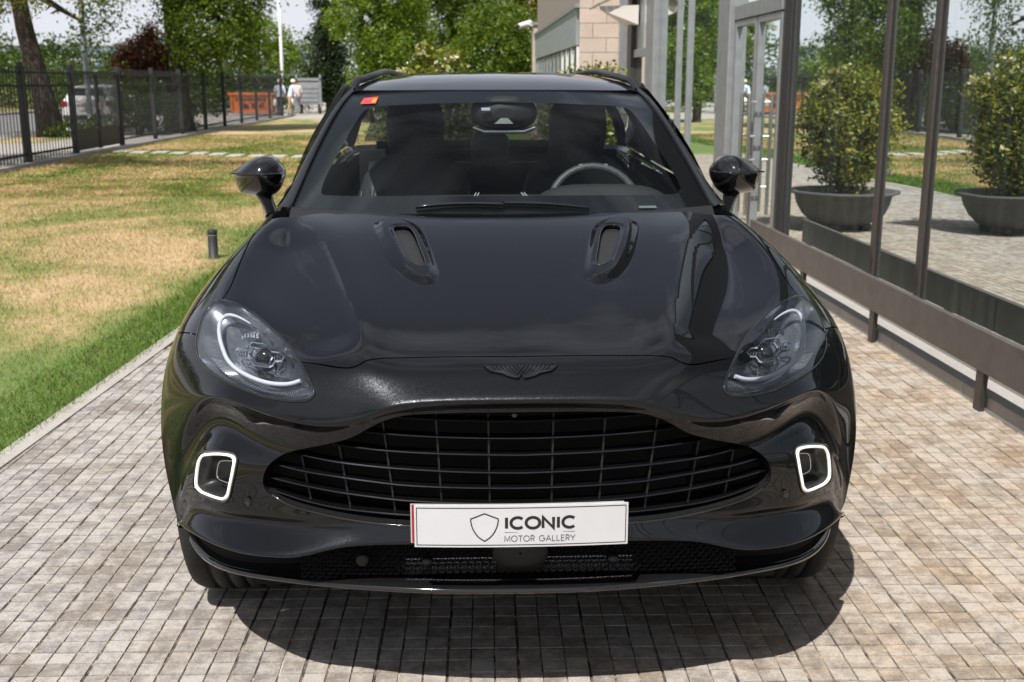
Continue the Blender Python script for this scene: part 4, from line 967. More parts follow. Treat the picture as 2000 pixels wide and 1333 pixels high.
# ------------------------------------------------ daytime lights in the lower corners
dc = np.array([421, 931])
for sx in (1, -1):
    dl = empty('daytime_light'); dl.parent = car
    dr = spline(DR, True, 4)
    ringc = on(FB, dc + (dr - dc) * .90, .001); ringc = [S3(p, sx) for p in ringc]
    MB().tube(ringc + ringc[:1],   .0052, 8, cap=False, flat=.7).build('light_ring', M_DRL, dl)
    rings = [[tuple(S3(p, sx)) for p in on(FB, dc + (dr - dc) * s_ + np.array(sh), o_)] for s_, o_, sh in ((1.0, .0, (0, 0)), (.86, -.006, (0, 0)), (.80, -.035, (0, 0)), (.70, -.06, (3, 0)), (.02, -.065, (4, 0)))]
    recalc(MB().loft(rings, True, False, True).build('light_recess', M_SATIN, dl))
    iw = on(FB, dc + np.array([4, -4]) + (dr - dc) * .50, -.030); iw = [S3(p, sx) for p in iw]
    MB().tube(iw + iw[:1], .0022, 6, cap=False).build('inner_duct_edge', M_CHROME, dl)
    bz = [S3(p, sx) for p in on(FB, dc + (dr - dc) * 1.03, .001)]
    MB().tube(bz + bz[:1], .0035, 6, cap=False).build('light_bezel', M_GLOSS, dl)
    q = S3(on(FB, [(484, 979)], .001)[0], sx); mb = MB(); mb.lathe([(.0, .002), (.007, .001), (.009, .0), (.011, .0015), (.012, -.004)], q[0], q[1] - .002, q[2], 16, 'y')
    mb.build('parking_sensor', M_GLOSS, car)
# ------------------------------------------------ lower mouth, splitter, radar, plate, badge
SPL = spline([(0,.030,.352),(-.20,.038,.352),(-.41,.075,.350),(-.60,.145,.340),(-.78,.270,.315),(-.885,.40,.302),(-.950,.53,.308),(-.968,.60,.335)], False, 5); SPL[0, 0] = 0
def full(p): return np.concatenate([p[::-1], mx(p)[1:]])
W_ = lambda p: .11 - .075 * min(1, max(0, (abs(p[0]) - .7) / .2))
rings = []
for i, p in enumerate(full(SPL)):
    f = full(SPL); t = f[min(i + 1, len(f) - 1)] - f[max(i - 1, 0)]; t /= np.linalg.norm(t); nb = np.array([-t[1], t[0], 0]); nb /= np.linalg.norm(nb)
    if nb[1] < 0: nb = -nb
    rings.append([p + nb * .002 + [0, 0, -.006], p + nb * .0 + [0, 0, 0], p + nb * .004 + [0, 0, .007], p + nb * .02 + [0, 0, .010], p + nb * W_(p) + [0, 0, .016], p + nb * W_(p) + [0, 0, -.03], p + nb * .02 + [0, 0, -.014]])
recalc(MB().loft(rings, True, True, True).build('front_splitter', M_GLOSS, car))
bk = spline([(0,.200,.352),(-.40,.205,.350),(-.58,.225,.346),(-.76,.310,.336),(-.87,.43,.328),(-.95,.57,.335)], False, 5)
rings = [[tuple(p + [0, 0, -.02]) for p in full(bk)], [tuple(p + [0, .0, .16 - .13 * min(1, max(0, (abs(p[0]) - .62) / .25))]) for p in full(bk)]]
MB().loft(rings, False, False).build('lower_duct', M_VOID, car)
mb = MB(); px_, pz_ = .0192, .0150; y0 = .112
for r in range(11):
    for c in range(-29, 30):
        x = c * px_ + (px_ / 2 if r % 2 else 0); z = .362 + r * pz_ * .72
        if abs(x) > .56 - max(0, .42 - z) * .0: continue
        w, h = px_ * .5, pz_ * .36
        P6 = [(x - w * .98, z), (x - w * .45, z + h), (x + w * .45, z + h), (x + w * .98, z), (x + w * .45, z - h), (x - w * .45, z - h)]
        yy = y0 + .25 * max(0, abs(x) - .3) ** 2
        q6 = [(x + (a - x) * .78, b_) for a, b_ in P6]; q6 = [(x + (a - x) * .84, z + (b_ - z) * .70) for a, b_ in P6]
        vs = [(a, yy, b_) for a, b_ in P6] + [(a, yy + .003, b_) for a, b_ in q6] + [(a, yy + .014, b_) for a, b_ in q6]
        mb.add(vs, [(k, (k + 1) % 6, 6 + (k + 1) % 6, 6 + k) for k in range(6)] + [(6 + k, 6 + (k + 1) % 6, 12 + (k + 1) % 6, 12 + k) for k in range(6)])
mb.build('honeycomb_mesh', M_MESHBAR, car, kind='stuff')
MB().bevel_box(-.30, .30, .150, .165, .372, .396, .003).build('cooler_strip', M_ALU, car)
# radar cover: a flattened hexagon
rp = [(-.072, .0), (-.050, .047), (-.035, .052), (.035, .052), (.050, .047), (.072, .0), (.052, -.042), (.035, -.050), (-.035, -.050), (-.052, -.042)]
rs = spline(rp, True, 3); mb = MB(); z0 = .432
mb.loft([[(x * s_, y_, z0 + z * s_) for x, z in rs] for s_, y_ in ((1.0, .13), (1.0, .092), (.97, .086), (.5, .084), (.05, .0835))], True, False); recalc(mb.build('radar_cover', M_MATT, car))
for sx in (1, -1):
    MB().lathe([(.0, -.012), (.013, -.010), (.015, .0), (.015, .03)], sx * .238, .098, .408, 18, 'y').build('parking_sensor', M_SATIN, car)
p = at_y(708, 1098, .10); MB().lathe([(.0, -.004), (.014, -.006), (.017, .0), (.017, .03)], p[0], .098, .415, 18, 'y').build('towing_cover', M_MATT, car)

# number plate holder with the dealer's plate
def stroke(mb, pts, w, z=0.0, closed=False):
    """flat pen stroke in the plane x, z"""
    P = [np.array(p, float) for p in pts]; n = len(P); L, Rr = [], []
    for i in range(n):
        a = P[(i - 1) % n] if closed or i > 0 else P[i]; b = P[(i + 1) % n] if closed or i < n - 1 else P[i]
        if i == 0 and not closed: a = P[0] - (P[1] - P[0])
        if i == n - 1 and not closed: b = P[-1] + (P[-1] - P[-2])
        d1 = P[i] - a; d2 = b - P[i]; d1 /= np.linalg.norm(d1) + 1e-12; d2 /= np.linalg.norm(d2) + 1e-12
        t = d1 + d2; t /= np.linalg.norm(t) + 1e-12; nn = np.array([-t[1], t[0]]); k = 1 / max(.45, abs(nn @ np.array([-d2[1], d2[0]])))
        L.append(P[i] + nn * w / 2 * k); Rr.append(P[i] - nn * w / 2 * k)
    vs = [(q[0], z, q[1]) for q in L + Rr]; m_ = n if closed else n - 1
    mb.add(vs, [(i, n + i, n + (i + 1) % n, (i + 1) % n) for i in range(m_)])
def arc(cx, cz, rx, rz, a0, a1, n=14): return [(cx + rx * math.cos(R(a0 + (a1 - a0) * i / n)), cz + rz * math.sin(R(a0 + (a1 - a0) * i / n))) for i in range(n + 1)]
GLY = {'I': (.30, [[(.15, 0), (.15, 1)]]), 'C': (.92, [arc(.5, .5, .45, .5, 45, 315, 20)]), 'O': (1.0, [arc(.5, .5, .46, .5, 0, 360, 26)]),
       'N': (.86, [[(.08, 0), (.08, 1), (.78, 0), (.78, 1)]]), 'M': (.98, [[(.06, 0), (.10, 1), (.49, .12), (.88, 1), (.92, 0)]]), 'T': (.70, [[(.35, 0), (.35, 1)], [(.0, 1), (.70, 1)]]),
       'R': (.68, [[(.08, 0), (.08, 1), (.40, 1)] + arc(.40, .74, .22, .26, 90, -90, 8) + [(.08, .48)], [(.34, .48), (.62, 0)]]),
       'G': (.98, [arc(.5, .5, .45, .5, 40, 360, 20) + [(.55, .5)]]), 'A': (.84, [[(.02, 0), (.42, 1), (.82, 0)], [(.18, .33), (.66, .33)]]), 'L': (.58, [[(.08, 1), (.08, 0), (.55, 0)]]),
       'E': (.62, [[(.58, 1), (.08, 1), (.08, 0), (.58, 0)], [(.08, .52), (.52, .52)]]), 'Y': (.76, [[(.0, 1), (.38, .48), (.76, 1)], [(.38, .48), (.38, 0)]]), ' ': (.42, [])}
def write(mb, text, x, z, width, h, w, z_off=0.0, gapf=.12):
    tot = sum(GLY[c][0] for c in text) + gapf * (len(text) - 1); s_ = width / tot
    for c in text:
        for st in GLY[c][1]:
            pts = [(x + a * s_, z + w / 2 + b * (h - w)) for a, b in st]
            if c == 'O': stroke(mb, pts[:-1], w, z_off, True)
            else: stroke(mb, pts, w, z_off)
        x += (GLY[c][0] + gapf) * s_
plate = empty('dealer_plate'); plate.parent = car
pl_top, pl_bot = at_y(1017, 988, -.030), at_y(1017, 1070, -.034)
PW, PH = .2600, (pl_top[2] - pl_bot[2]); PZ = (pl_top[2] + pl_bot[2]) / 2; PX = at_y(1019, 1026, -.03)[0]
M_PLATE = plain('white_plate', (.57, .58, .61), .22, 0, .03, 14); M_INK = plain('black_print', (.012, .012, .016), .5, 0, .1, 40); M_INKG = plain('grey_print', (.10, .10, .11), .5, 0, .1, 40)
M_RED = plain('plate_red_band', (.28, .012, .02), .4, 0, .1, 30); M_PGREY = plain('plate_grey_edge', (.45, .45, .46), .4, 0, .1, 30)
bow = lambda x: -.030 + .010 * (x / .26) ** 2
def bent(mb): mb.v = [(PX + x, bow(x) + y, PZ + z) for x, y, z in mb.v]; return mb
def slab(x0, x1, y0, y1, z0, z1, n=14):
    mb = MB(); rings = [[(x, y0, z0), (x, y1, z0), (x, y1, z1), (x, y0, z1)] for x in np.linspace(x0, x1, n)]
    mb.loft(rings, True, True, False); return mb
recalc(bent(slab(-PW, PW, 0, .004, -PH / 2, PH / 2)).build('plate_sheet', M_PLATE, plate))
recalc(bent(slab(-PW - .009, PW - .01, .0045, .008, -PH / 2 + .009, PH / 2 + .002)).build('rear_plate', M_PGREY, plate))
recalc(bent(slab(-PW - .006, -PW + .002, .0042, .0047, -PH / 2 + .010, PH / 2 + .001, 3)).build('red_band', M_RED, plate))
mb = MB(); e = .0058; stroke(mb, densify(np.array([(-PW + e, -PH / 2 + e), (PW - e, -PH / 2 + e), (PW - e, PH / 2 - e), (-PW + e, PH / 2 - e)]), np.array([.03, .03])), .0020, -.0006, True); bent(mb).build('plate_border', M_INK, plate)
ux = lambda cpx: (cpx - 1010) / 1740 * .5195; uz = lambda cpy: -(cpy - 283) / 340 * PH          # marks on the plate
mb = MB(); sh = spline([(707, 176), (745, 190), (785, 206), (818, 218)], False, 4).tolist() + spline([(820, 230), (812, 275), (790, 325), (755, 370), (709, 402)], False, 5).tolist()
sh2 = [(1416 - x, y) for x, y in sh[::-1]]; shp = dedupe(np.array([(ux(x), uz(y)) for x, y in sh + sh2]), .0006)
stroke(mb, shp, .0030, -.0006, True); bent(mb).build('plate_shield', M_INK, plate)
mb = MB(); write(mb, 'ICONIC', ux(868), uz(310), ux(1450) - ux(868), uz(198) - uz(310), .0074, -.0006, .10); bent(mb).build('plate_lettering', M_INK, plate)
mb = MB(); stroke(mb, [(ux(872), uz(332)), (ux(1443), uz(332))], .0012, -.0006); write(mb, 'MOTOR GALLERY', ux(868), uz(409), ux(1447) - ux(868), uz(357) - uz(409), .0019, -.0006, .14)
bent(mb).build('plate_small_lettering', M_INKG, plate)

# winged badge on the nose
BW = [(934,716.5),(939.6,723),(946,728),(962,731),(971.6,733),(979.6,737),(990,740),(998.8,741.6),(1003,741),(1007,735)]
top_b = [(1007,718.5),(1000,715.5),(970,715.8)]
def badge_pt(px, py, off): q = on(FB, [(px, py)], off)[0]; return q
ol = BW + top_b; P3 = [badge_pt(x, y, .006) for x, y in ol]; B3 = [badge_pt(x, y, -.002) for x, y in ol]
cx_b = badge_pt(1007, 728, .0)[0]
P3 = np.array(P3); B3 = np.array(B3); P3[:, 0] -= cx_b; B3[:, 0] -= cx_b
mb = MB(); n = len(P3); cen = P3.mean(0) + [0, -.002, .003]
mb.add([tuple(p) for p in P3] + [tuple(cen)], [(i, (i + 1) % n, n) for i in range(n)]); mb.loft([[tuple(p) for p in P3], [tuple(p) for p in B3]], True, False, False); mb.mirror()
badge = recalc(mb.build('winged_badge', M_GLOSS, car))
mb = MB()
for k in range(7):
    x = 948 + k * 8.5; a = badge_pt(x, 718.5, .0085); b_ = badge_pt(x + 10 + k * 1.2, 727 + k * 1.5, .0085); a[0] -= cx_b; b_[0] -= cx_b; mb.tube([a, b_], .0009, 5)
a = badge_pt(937, 717.2, .0075); b_ = badge_pt(1001, 716.5, .0085); a[0] -= cx_b; b_[0] -= cx_b; mb.tube([a, b_], .0011, 5)
mb.mirror(); mb.build('badge_feather', M_BAR, badge)
# ------------------------------------------------ glasshouse
ws_c = [(0,1.19,1.160),(0,1.48,1.312),(0,1.80,1.455),(0,2.13,1.572)]
ws_s = [at_y(569, 409, 1.42), at_y(614, 305, 1.79), at_y(662, 214, 2.12), at_y(690, 182, 2.31)]
net_ws = []
for c, s_ in zip(ws_c, ws_s):
    c = np.array(c); row = []
    for k, f_ in enumerate((0, .25, .5, .75, .92, 1.0)):
        g_ = f_ ** 2.4; row.append((s_[0] * f_, c[1] + (s_[1] - c[1]) * g_, c[2] + (s_[2] - c[2]) * f_ ** 2.0))
    net_ws.append(row)
WS = Patch(net_ws, 120, 120); WS.sgn = 1.0
if WS.normal(np.array([1.0]), np.array([1.0]))[0, 2] < 0: WS.sgn = -1.0
ws_full = [[0, 0], [5, 0], [5, 3], [0, 3]]
cut('windscreen', WS, ws_full, M_SCREEN, car, du=.2, dv=.15, skirt=0)
CL = [(1000,381),(800,381),(640,380),(628,377),(627,368),(640,335),(668,283),(697,233),(712,214),(735,207),(800,203),(880,200),(1000,198)]
clear = uvs(WS, spline(CL, False, 3)); clear[0, 0] = 0; clear[-1, 0] = 0
frit_out = np.concatenate([[[0, 0], [5, 0], [5, 3], [0, 3]], clear[::-1]])
cut('windscreen_border', WS, frit_out, M_GLOSS, car, du=.2, dv=.12, skirt=0, lift=-.004)
# pillars, roof skin, roof rails
out_s = [at_y(540, 404, 1.47), at_y(566, 366, 1.60), at_y(606, 290, 1.88), at_y(664, 195, 2.24), at_y(697, 163, 2.44)]
edge_s = spline([WS.at(5.0, t) for t in (0, .5, 1, 1.5, 2, 2.5, 3)], False, 4); ou = spline(out_s, False, 6)
def resample(p, n):
    d = np.concatenate([[0], np.cumsum(np.linalg.norm(np.diff(p, axis=0), axis=1))]); t = np.linspace(0, d[-1], n); return np.stack([np.interp(t, d, p[:, k]) for k in range(3)], 1)
E1, O1 = resample(edge_s, 24), resample(ou, 24)
for sx in (1, -1):
    rings = []
    for e_, o_ in zip(E1, O1):
        m_ = (e_ + o_) / 2 + [-.004, -.006, .010]
        rings.append([S3(q, sx) for q in (e_ + [0, 0, -.03], e_ + [-.002, 0, .001], m_, o_, o_ + [.02, .09, -.02])])
    recalc(MB().loft(rings, True, True, True).build('windscreen_pillar', M_GLOSS, car))
    MB().tube([S3(e_ + [-.003, -.001, .003], sx) for e_ in E1], .0022, 6).build('glass_seal', M_BAR, car)
RN = []
for y, zc, xs, ze, dy in ((2.13,1.572,.612,1.566,.18), (2.45,1.622,.640,1.585,.06), (2.85,1.648,.655,1.600,.02), (3.35,1.650,.660,1.600,0), (3.95,1.612,.650,1.565,0), (4.45,1.555,.600,1.520,-.05)):
    row = []
    for f_ in (0, .3, .6, .85, 1.0): row.append((-xs * f_, y + dy * f_ ** 2.2, zc + (ze - zc) * f_ ** 3.2))
    row.append((-xs - .03, y + dy + .01, ze - .05)); RN.append(row)
RF = Patch(RN, 100, 100); RF.sgn = 1.0
if RF.normal(np.array([1.0]), np.array([1.0]))[0, 2] < 0: RF.sgn = -1.0
cut('roof', RF, [[0, 0], [5, 0], [5, 5], [0, 5]], M_PAINT, car, du=.2, dv=.15, skirt=.02)
cut('headlining', RF, [[0, 0.1], [4.6, .1], [4.6, 4.6], [0, 4.6]], M_LINING, car, du=.4, dv=.4, skirt=0, lift=-.035)
for sx in (1, -1):
    rp_ = spline([at_y(688,177,2.36), at_y(697,160,2.44), at_y(711,154,2.55), at_y(731,147,2.75), (-.540,3.3,1.654), (-.515,3.9,1.648), (-.495,4.3,1.625), (-.485,4.5,1.560)], False, 6)
    MB().tube([S3(p, sx) for p in rp_], .019, 10, flat=.8).build('roof_rail', M_SATIN, car)
# body sides and tail
SN = []
for z, xf, xm, xr in ((.30,.94,.955,.955), (.45,.975,.985,.99), (.65,.97,.975,.995), (.85,.965,.985,1.02), (1.0,.935,.975,1.02), (1.10,.855,.925,.97), (1.17,.775,.865,.885)):
    row = []
    for y, q in ((1.36,0), (1.9,.55), (2.6,1), (3.2,1.3), (3.7,1.8), (4.2,2), (4.6,1.6), (4.88,.6), (4.97,-1)):
        b_ = xf + (xm - xf) * q if 0 <= q <= 1 else (xm + (xr - xm) * (q - 1) if q > 1 else .62)
        row.append((-b_, y - (.06 if z > 1.1 and y > 4.6 else 0), z if y < 3 else z + .02 * (y - 3)))
    SN.append(row)
SD = Patch(SN, 60, 60, sym=False); SD.sgn = 1.0
if SD.normal(np.array([2.0]), np.array([2.0]))[0, 0] > 0: SD.sgn = -1.0
# rear wheel arch in u, v (found on the dense grid)
ga = np.stack(np.meshgrid(np.linspace(0, 8, 400), np.linspace(0, 6, 300)), -1).reshape(-1, 2); gp_ = SD.at(ga[:, 0], ga[:, 1])
arch = []
for a in np.linspace(200, -20, 24):
    t_ = np.array([3.99 + .45 * math.cos(R(a)), .39 + .45 * math.sin(R(a))]); arch.append(ga[np.argmin(((gp_[:, 1:] - t_) ** 2).sum(1))])
arch = np.array(arch); arch[0, 1] = 0; arch[-1, 1] = 0
so = np.concatenate([[[0, 6], [0, 0]], arch, [[8, 0], [8, 6]]])
cut('body_side', SD, so, M_PAINT, car, du=.2, dv=.2, skirt=.03, mirror='pair')
for sx in (1, -1):
    for yy in (1.62, 2.72, 3.62):
        pts = [SD.at(*ga[np.argmin(((gp_[:, 1:] - np.array([yy + .05 * (1 - z), z])) ** 2).sum(1))]) for z in np.linspace(.42, 1.15, 8)]
        MB().tube([S3(p + [-.0005, 0, 0], sx) for p in pts], .003, 5).build('door_seam', M_VOID, car)
    for yy in (2.5, 3.4):
        MB().bevel_box(sx * 1.0 - .012, sx * 1.0 + .012, yy, yy + .2, .945, .97, .008).build('door_handle', M_GLOSS, car)
    side_w = [[(-.785, 1.52, 1.165), (-.865, 2.66, 1.185), (-.675, 2.70, 1.585), (-.665, 2.42, 1.572)], [(-.865, 2.70, 1.185), (-.875, 3.58, 1.20), (-.670, 3.52, 1.580), (-.675, 2.76, 1.587)], [(-.88, 3.64, 1.20), (-.84, 4.45, 1.24), (-.665, 3.95, 1.53), (-.670, 3.60, 1.575)]]
    for w_ in side_w:
        w_ = [np.array(p) for p in w_]; grid = []
        for t_ in np.linspace(0, 1, 6):
            a_, b_ = w_[0] + (w_[3] - w_[0]) * t_, w_[1] + (w_[2] - w_[1]) * t_; bul = np.array([-.03 * math.sin(math.pi * t_), 0, 0])
            grid.append([S3(a_ + (b_ - a_) * s_ + bul, sx) for s_ in np.linspace(0, 1, 8)])
        MB().loft(grid, False, False).build('side_window', M_SIDEGLASS, car)
    for p0, p1 in (((-.865,2.68,1.18),(-.672,2.73,1.59)), ((-.875,3.61,1.19),(-.668,3.56,1.58)), ((-.85,4.52,1.23),(-.655,4.0,1.54))):
        p0, p1 = np.array(p0), np.array(p1); mid = (p0 + p1) / 2 + [-.026, 0, 0]
        MB().tube([S3(q, sx) for q in (p0, mid, p1)], .034, 8, flat=.6).build('window_pillar', M_MATT, car)
    MB().tube([S3(q, sx) for q in ((-.775,1.46,1.165), (-.835,1.95,1.175), (-.872,2.6,1.186), (-.88,3.6,1.205), (-.86,4.5,1.245))], .016, 6).build('window_sill_trim', M_MATT, car)
rear = [[(x, 4.97 - .10 * (x / .62) ** 2 - (.0 if z < .9 else (z - .9) * .45), z) for x in np.linspace(-.70, .70, 15)] for z in (.32, .5, .7, .9, 1.05, 1.17, 1.24)]
recalc(MB().loft(rear, False, False).build('tailgate', M_PAINT, car))
rw = [[(x * (1 - .18 * t_), 4.80 - .42 * t_ - .06 * (x / .7) ** 2, 1.24 + .30 * t_) for x in np.linspace(-.78, .78, 11)] for t_ in np.linspace(0, 1, 5)]
MB().loft(rw, False, False).build('rear_window', M_REARGLASS, car)
mb = MB(); mb.tube([(x, 4.985 - .10 * (x / .62) ** 2 - .08, 1.02) for x in np.linspace(-.66, .66, 15)], .012, 6); mb.build('tail_light', plain('tail_light_red', (.3, .01, .012), .2), car)
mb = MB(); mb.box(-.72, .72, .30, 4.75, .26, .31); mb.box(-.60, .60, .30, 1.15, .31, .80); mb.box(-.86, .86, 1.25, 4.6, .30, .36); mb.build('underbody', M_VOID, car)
for sx in (1, -1):
    dl_ = [[(sx * (x_ - .055 - .03 * (z_ < .7)), y_, z_) for y_, x_ in ((1.45, .79), (1.95, .84), (2.6, .87), (3.3, .875), (4.0, .87))] for z_ in (.36, .7, .95, 1.10, 1.17)]
    MB().loft(dl_, False, False).build('door_lining', M_LINING, car)
# wheel housings
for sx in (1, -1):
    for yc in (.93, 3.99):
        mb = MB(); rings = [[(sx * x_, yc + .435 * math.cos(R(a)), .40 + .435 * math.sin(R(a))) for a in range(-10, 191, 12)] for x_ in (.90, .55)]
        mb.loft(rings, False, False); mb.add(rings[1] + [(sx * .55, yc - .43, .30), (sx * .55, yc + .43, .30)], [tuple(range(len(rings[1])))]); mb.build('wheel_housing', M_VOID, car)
# wheels
RT = .395
prof = [(.285, -.128), (.330, -.140), (.365, -.146), (.384, -.138), (.393, -.118)]
for g_ in (-.072, -.024, .024, .072): prof += [(RT, g_ - .008), (RT - .012, g_ - .006), (RT - .012, g_ + .006), (RT, g_ + .008)]
prof += [(.393, .118), (.384, .138), (.365, .146), (.330, .140), (.285, .128)]
def wheel(sx, yc):
    w = empty('wheel'); w.parent = car; w.location = (sx * .845, yc, RT - .003)
    recalc(MB().lathe(prof, 0, 0, 0, 56, 'x').build('tyre', M_RUBBER, w))
    mb = MB(); mb.lathe([(.285, -.12), (.270, -.10), (.265, .09), (.290, .125), (.283, .130), (.262, .105)], 0, 0, 0, 40, 'x'); mb.build('rim_barrel', M_RIM, w)
    mb = MB(); mb.lathe([(.0, .115), (.035, .112), (.06, .10), (.062, .05)], 0, 0, 0, 24, 'x'); mb.v = [(sx * x, y, z) for x, y, z in mb.v]
    for k in range(10):
        a = 2 * math.pi * k / 10
        for o_ in (-.09, .09):
            pts = [(sx * x_, r_ * math.cos(a + o_ * q_), r_ * math.sin(a + o_ * q_)) for r_, x_, q_ in ((.045, .095, .6), (.15, .088, .8), (.272, .110, 1.4))]
            mb.tube(pts, .011, 6)
    mb.build('rim_spoke', M_RIM, w)
    MB().lathe([(.0, .02), (.19, .02), (.19, -.01), (.0, -.01)], 0, 0, 0, 32, 'x').build('brake_disc', M_CHROME, w)
for sx in (1, -1):
    for yc in (.93, 3.99): wheel(sx, yc)
# door mirrors
MS = [(449.8,338),(460,330),(481,317),(493,311),(505.5,307),(521,305),(534,309),(542.7,317),(550,326),(555,334),(555.6,342),(553,353),(549,363),(544,373),(536,380),(528,384),(512,384),(495,382),(480,381),(467,378),(459,368),(454,357)]
MSc = np.array([513, 340]); msp = spline(MS, True, 3)
for sx in (1, -1):
    mr = empty('door_mirror'); mr.parent = car
    rings = []
    for s_, dy in ((.02, -.105), (.30, -.096), (.60, -.082), (.80, -.052), (.92, -.032), (.98, -.010), (1.0, .012), (.985, .05), (.93, .07), (.6, .075), (.02, .076)):
        q = MSc + (msp - MSc) * s_; fl = []
        for (x, y) in q:
            w_ = at_y(x, y, 1.86); lift_ = .0
            fl.append(S3([w_[0], 1.86 + dy + .05 * ((x - 513) / 50 < 0) * (abs(x - 513) / 60) ** 2 , w_[2]], sx))
        rings.append(fl)
    recalc(MB().loft(rings, True, False, True).build('mirror_housing', M_GLOSS, mr))
    cr = spline([at_y(451,339,1.80), at_y(480,340.5,1.765), at_y(513,341,1.742), at_y(540,340.5,1.765), at_y(553,338,1.82)], False, 6)
    MB().tube([S3(p, sx) for p in cr], .0035, 6).build('mirror_crease', M_GLOSS, mr)
    st = [at_y(516, 380, 1.84), at_y(522, 395, 1.80), at_y(530, 414, 1.74), at_y(536, 424, 1.70)]
    MB().tube([S3(p, sx) for p in st], [.034, .026, .026, .036], 10, flat=.6).build('mirror_stalk', M_GLOSS, mr)
    mg = [S3(np.array(at_y(*(MSc + (p - MSc) * .86), 1.86)) + [0, .079, 0], sx) for p in msp]; mb = MB(); mb.add(mg, [tuple(range(len(mg)))]); mb.build('mirror_glass', M_ALU, mr)
# scuttle panel, wipers, stickers
sc1 = spline([WS.at(t, .02) for t in (0, 1.5, 3, 4, 5)], False, 6)
rings = [[tuple(p + [0, .03, .004]) for p in full(sc1)], [tuple(p + [0, -.02, .0]) for p in full(sc1)], [tuple(p + [0, -.09, -.035]) for p in full(sc1)]]
MB().loft(rings, False, False).build('scuttle_panel', M_MATT, car)
for px0, px1, kx in (((812, 409), (985, 404), 0), ((988, 401), (1186, 412), 1)):
    uv0 = []
    for t_ in np.linspace(0, 1, 12):
        x = px0[0] + (px1[0] - px0[0]) * t_; y = px0[1] + (px1[1] - px0[1]) * t_ - 4 * math.sin(math.pi * t_)
        xm = x if x < 1003 else 2006 - x; u_, v_ = WS.uv(xm, min(y, 411)); p = WS.at(u_, v_) + WS.normal(np.array([u_]), np.array([v_]))[0] * .010
        uv0.append(p if x < 1003 else p * [-1, 1, 1])
    wp = empty('wiper'); wp.parent = car
    rr = [.003] + [.0065] * 10 + [.004] if kx == 0 else [.0065] * 6 + [.0055, .005, .0045, .004, .003, .002]
    MB().tube(uv0, rr, 7, flat=.7).build('wiper_arm', M_GLOSS, wp)
    MB().tube([p + [0, .005, -.006] for p in uv0], .003, 5).build('wiper_blade', M_RUBBER, wp)
def decal(name, quad, m, right=False, lift=.0015):
    pts = []
    for x, y in quad:
        u_, v_ = WS.uv(2006 - x if right else x, y); p = WS.at(u_, v_) + WS.normal(np.array([u_]), np.array([v_]))[0] * lift; pts.append(p * [-1, 1, 1] if right else p)
    mb = MB(); mb.add([tuple(p) for p in pts], [tuple(range(len(pts)))]); return mb.build(name, m, car)
decal('red_sticker', [(704,204),(711,193),(739,190),(734,203)], plain('sticker_red', (.75, .06, .035), .4, 0, .05, 60))
decal('sticker_patch', [(725,202),(729,194),(737,193),(733,201.5)], plain('sticker_orange', (.80, .28, .02), .4, 0, .05, 60), lift=.002)
decal('sticker_print', [(712,201),(715,196.5),(726,195.5),(724,199)], plain('sticker_violet', (.30, .05, .22), .4, 0, .05, 60), lift=.002)
decal('serial_label', [(1287,409.5),(1287,405.5),(1321,405),(1323,410)], plain('label_grey', (.10, .12, .13), .4, 0, .3, 400), True)

# ------------------------------------------------ cabin
ds = [[(x, y, z + .012 * math.cos(x * 2.2)) for x in np.linspace(-.74, .74, 25)] for y, z in ((1.38, 1.12), (1.55, 1.158), (1.75, 1.170), (1.86, 1.150), (1.90, 1.06), (1.92, .80))]
MB().loft(ds, False, False).build('dashboard', M_DASH, car)
for sx in (1, -1):
    MB().tube([(sx * .095, 1.52, 1.170), (sx * .090, 1.66, 1.182), (sx * .082, 1.78, 1.185)], .0022, 5).build('dash_stitch', M_STITCH, car)
    MB().tube([(sx * .106, 1.52, 1.170), (sx * .101, 1.66, 1.182), (sx * .093, 1.78, 1.185)], .0022, 5).build('dash_stitch', M_STITCH, car)
XW = at_y(1162, 380, 2.02)
hump = []
for s_ in np.linspace(-1, 1, 17):
    hgt = .055 * (1 - s_ ** 4); hump.append([(XW[0] + .25 * s_, 1.64, 1.16), (XW[0] + .25 * s_, 1.70, 1.172 + hgt * .7), (XW[0] + .25 * s_, 1.78, 1.174 + hgt * .8), (XW[0] + .25 * s_, 1.86, 1.160 + hgt * .7), (XW[0] + .25 * s_, 1.88, 1.12)])
MB().loft(hump, False, False).build('instrument_hood', M_DASH, car)
sw = empty('steering_wheel'); sw.parent = car; wc = Vector((XW[0], 2.04, 1.098))
tilt = Matrix.Rotation(R(-24), 3, 'X')
ring = [wc + tilt @ Vector((.182 * math.cos(a), 0, .178 * math.sin(a))) for a in np.linspace(0, 2 * math.pi, 33)]
MB().tube(ring, .017, 10, cap=False).build('wheel_rim', M_LEATHER, sw)
mb = MB(); mb.tube([wc + tilt @ Vector((.06, 0, .178)), wc + tilt @ Vector((.045, 0, .180))], .0185, 10); mb.tube([wc + tilt @ Vector((-.06, 0, .178)), wc + tilt @ Vector((-.045, 0, .180))], .0185, 10); mb.build('wheel_band', M_CHROME, sw)
mb = MB(); mb.tube([wc + tilt @ Vector((-.17, 0, 0)), wc + tilt @ Vector((.17, 0, 0))], .02, 8, flat=.6); mb.bevel_box(wc.x - .07, wc.x + .07, wc.y - .03, wc.y + .02, wc.z - .06, wc.z + .05, .02); mb.build('wheel_hub', M_LEATHER, sw)
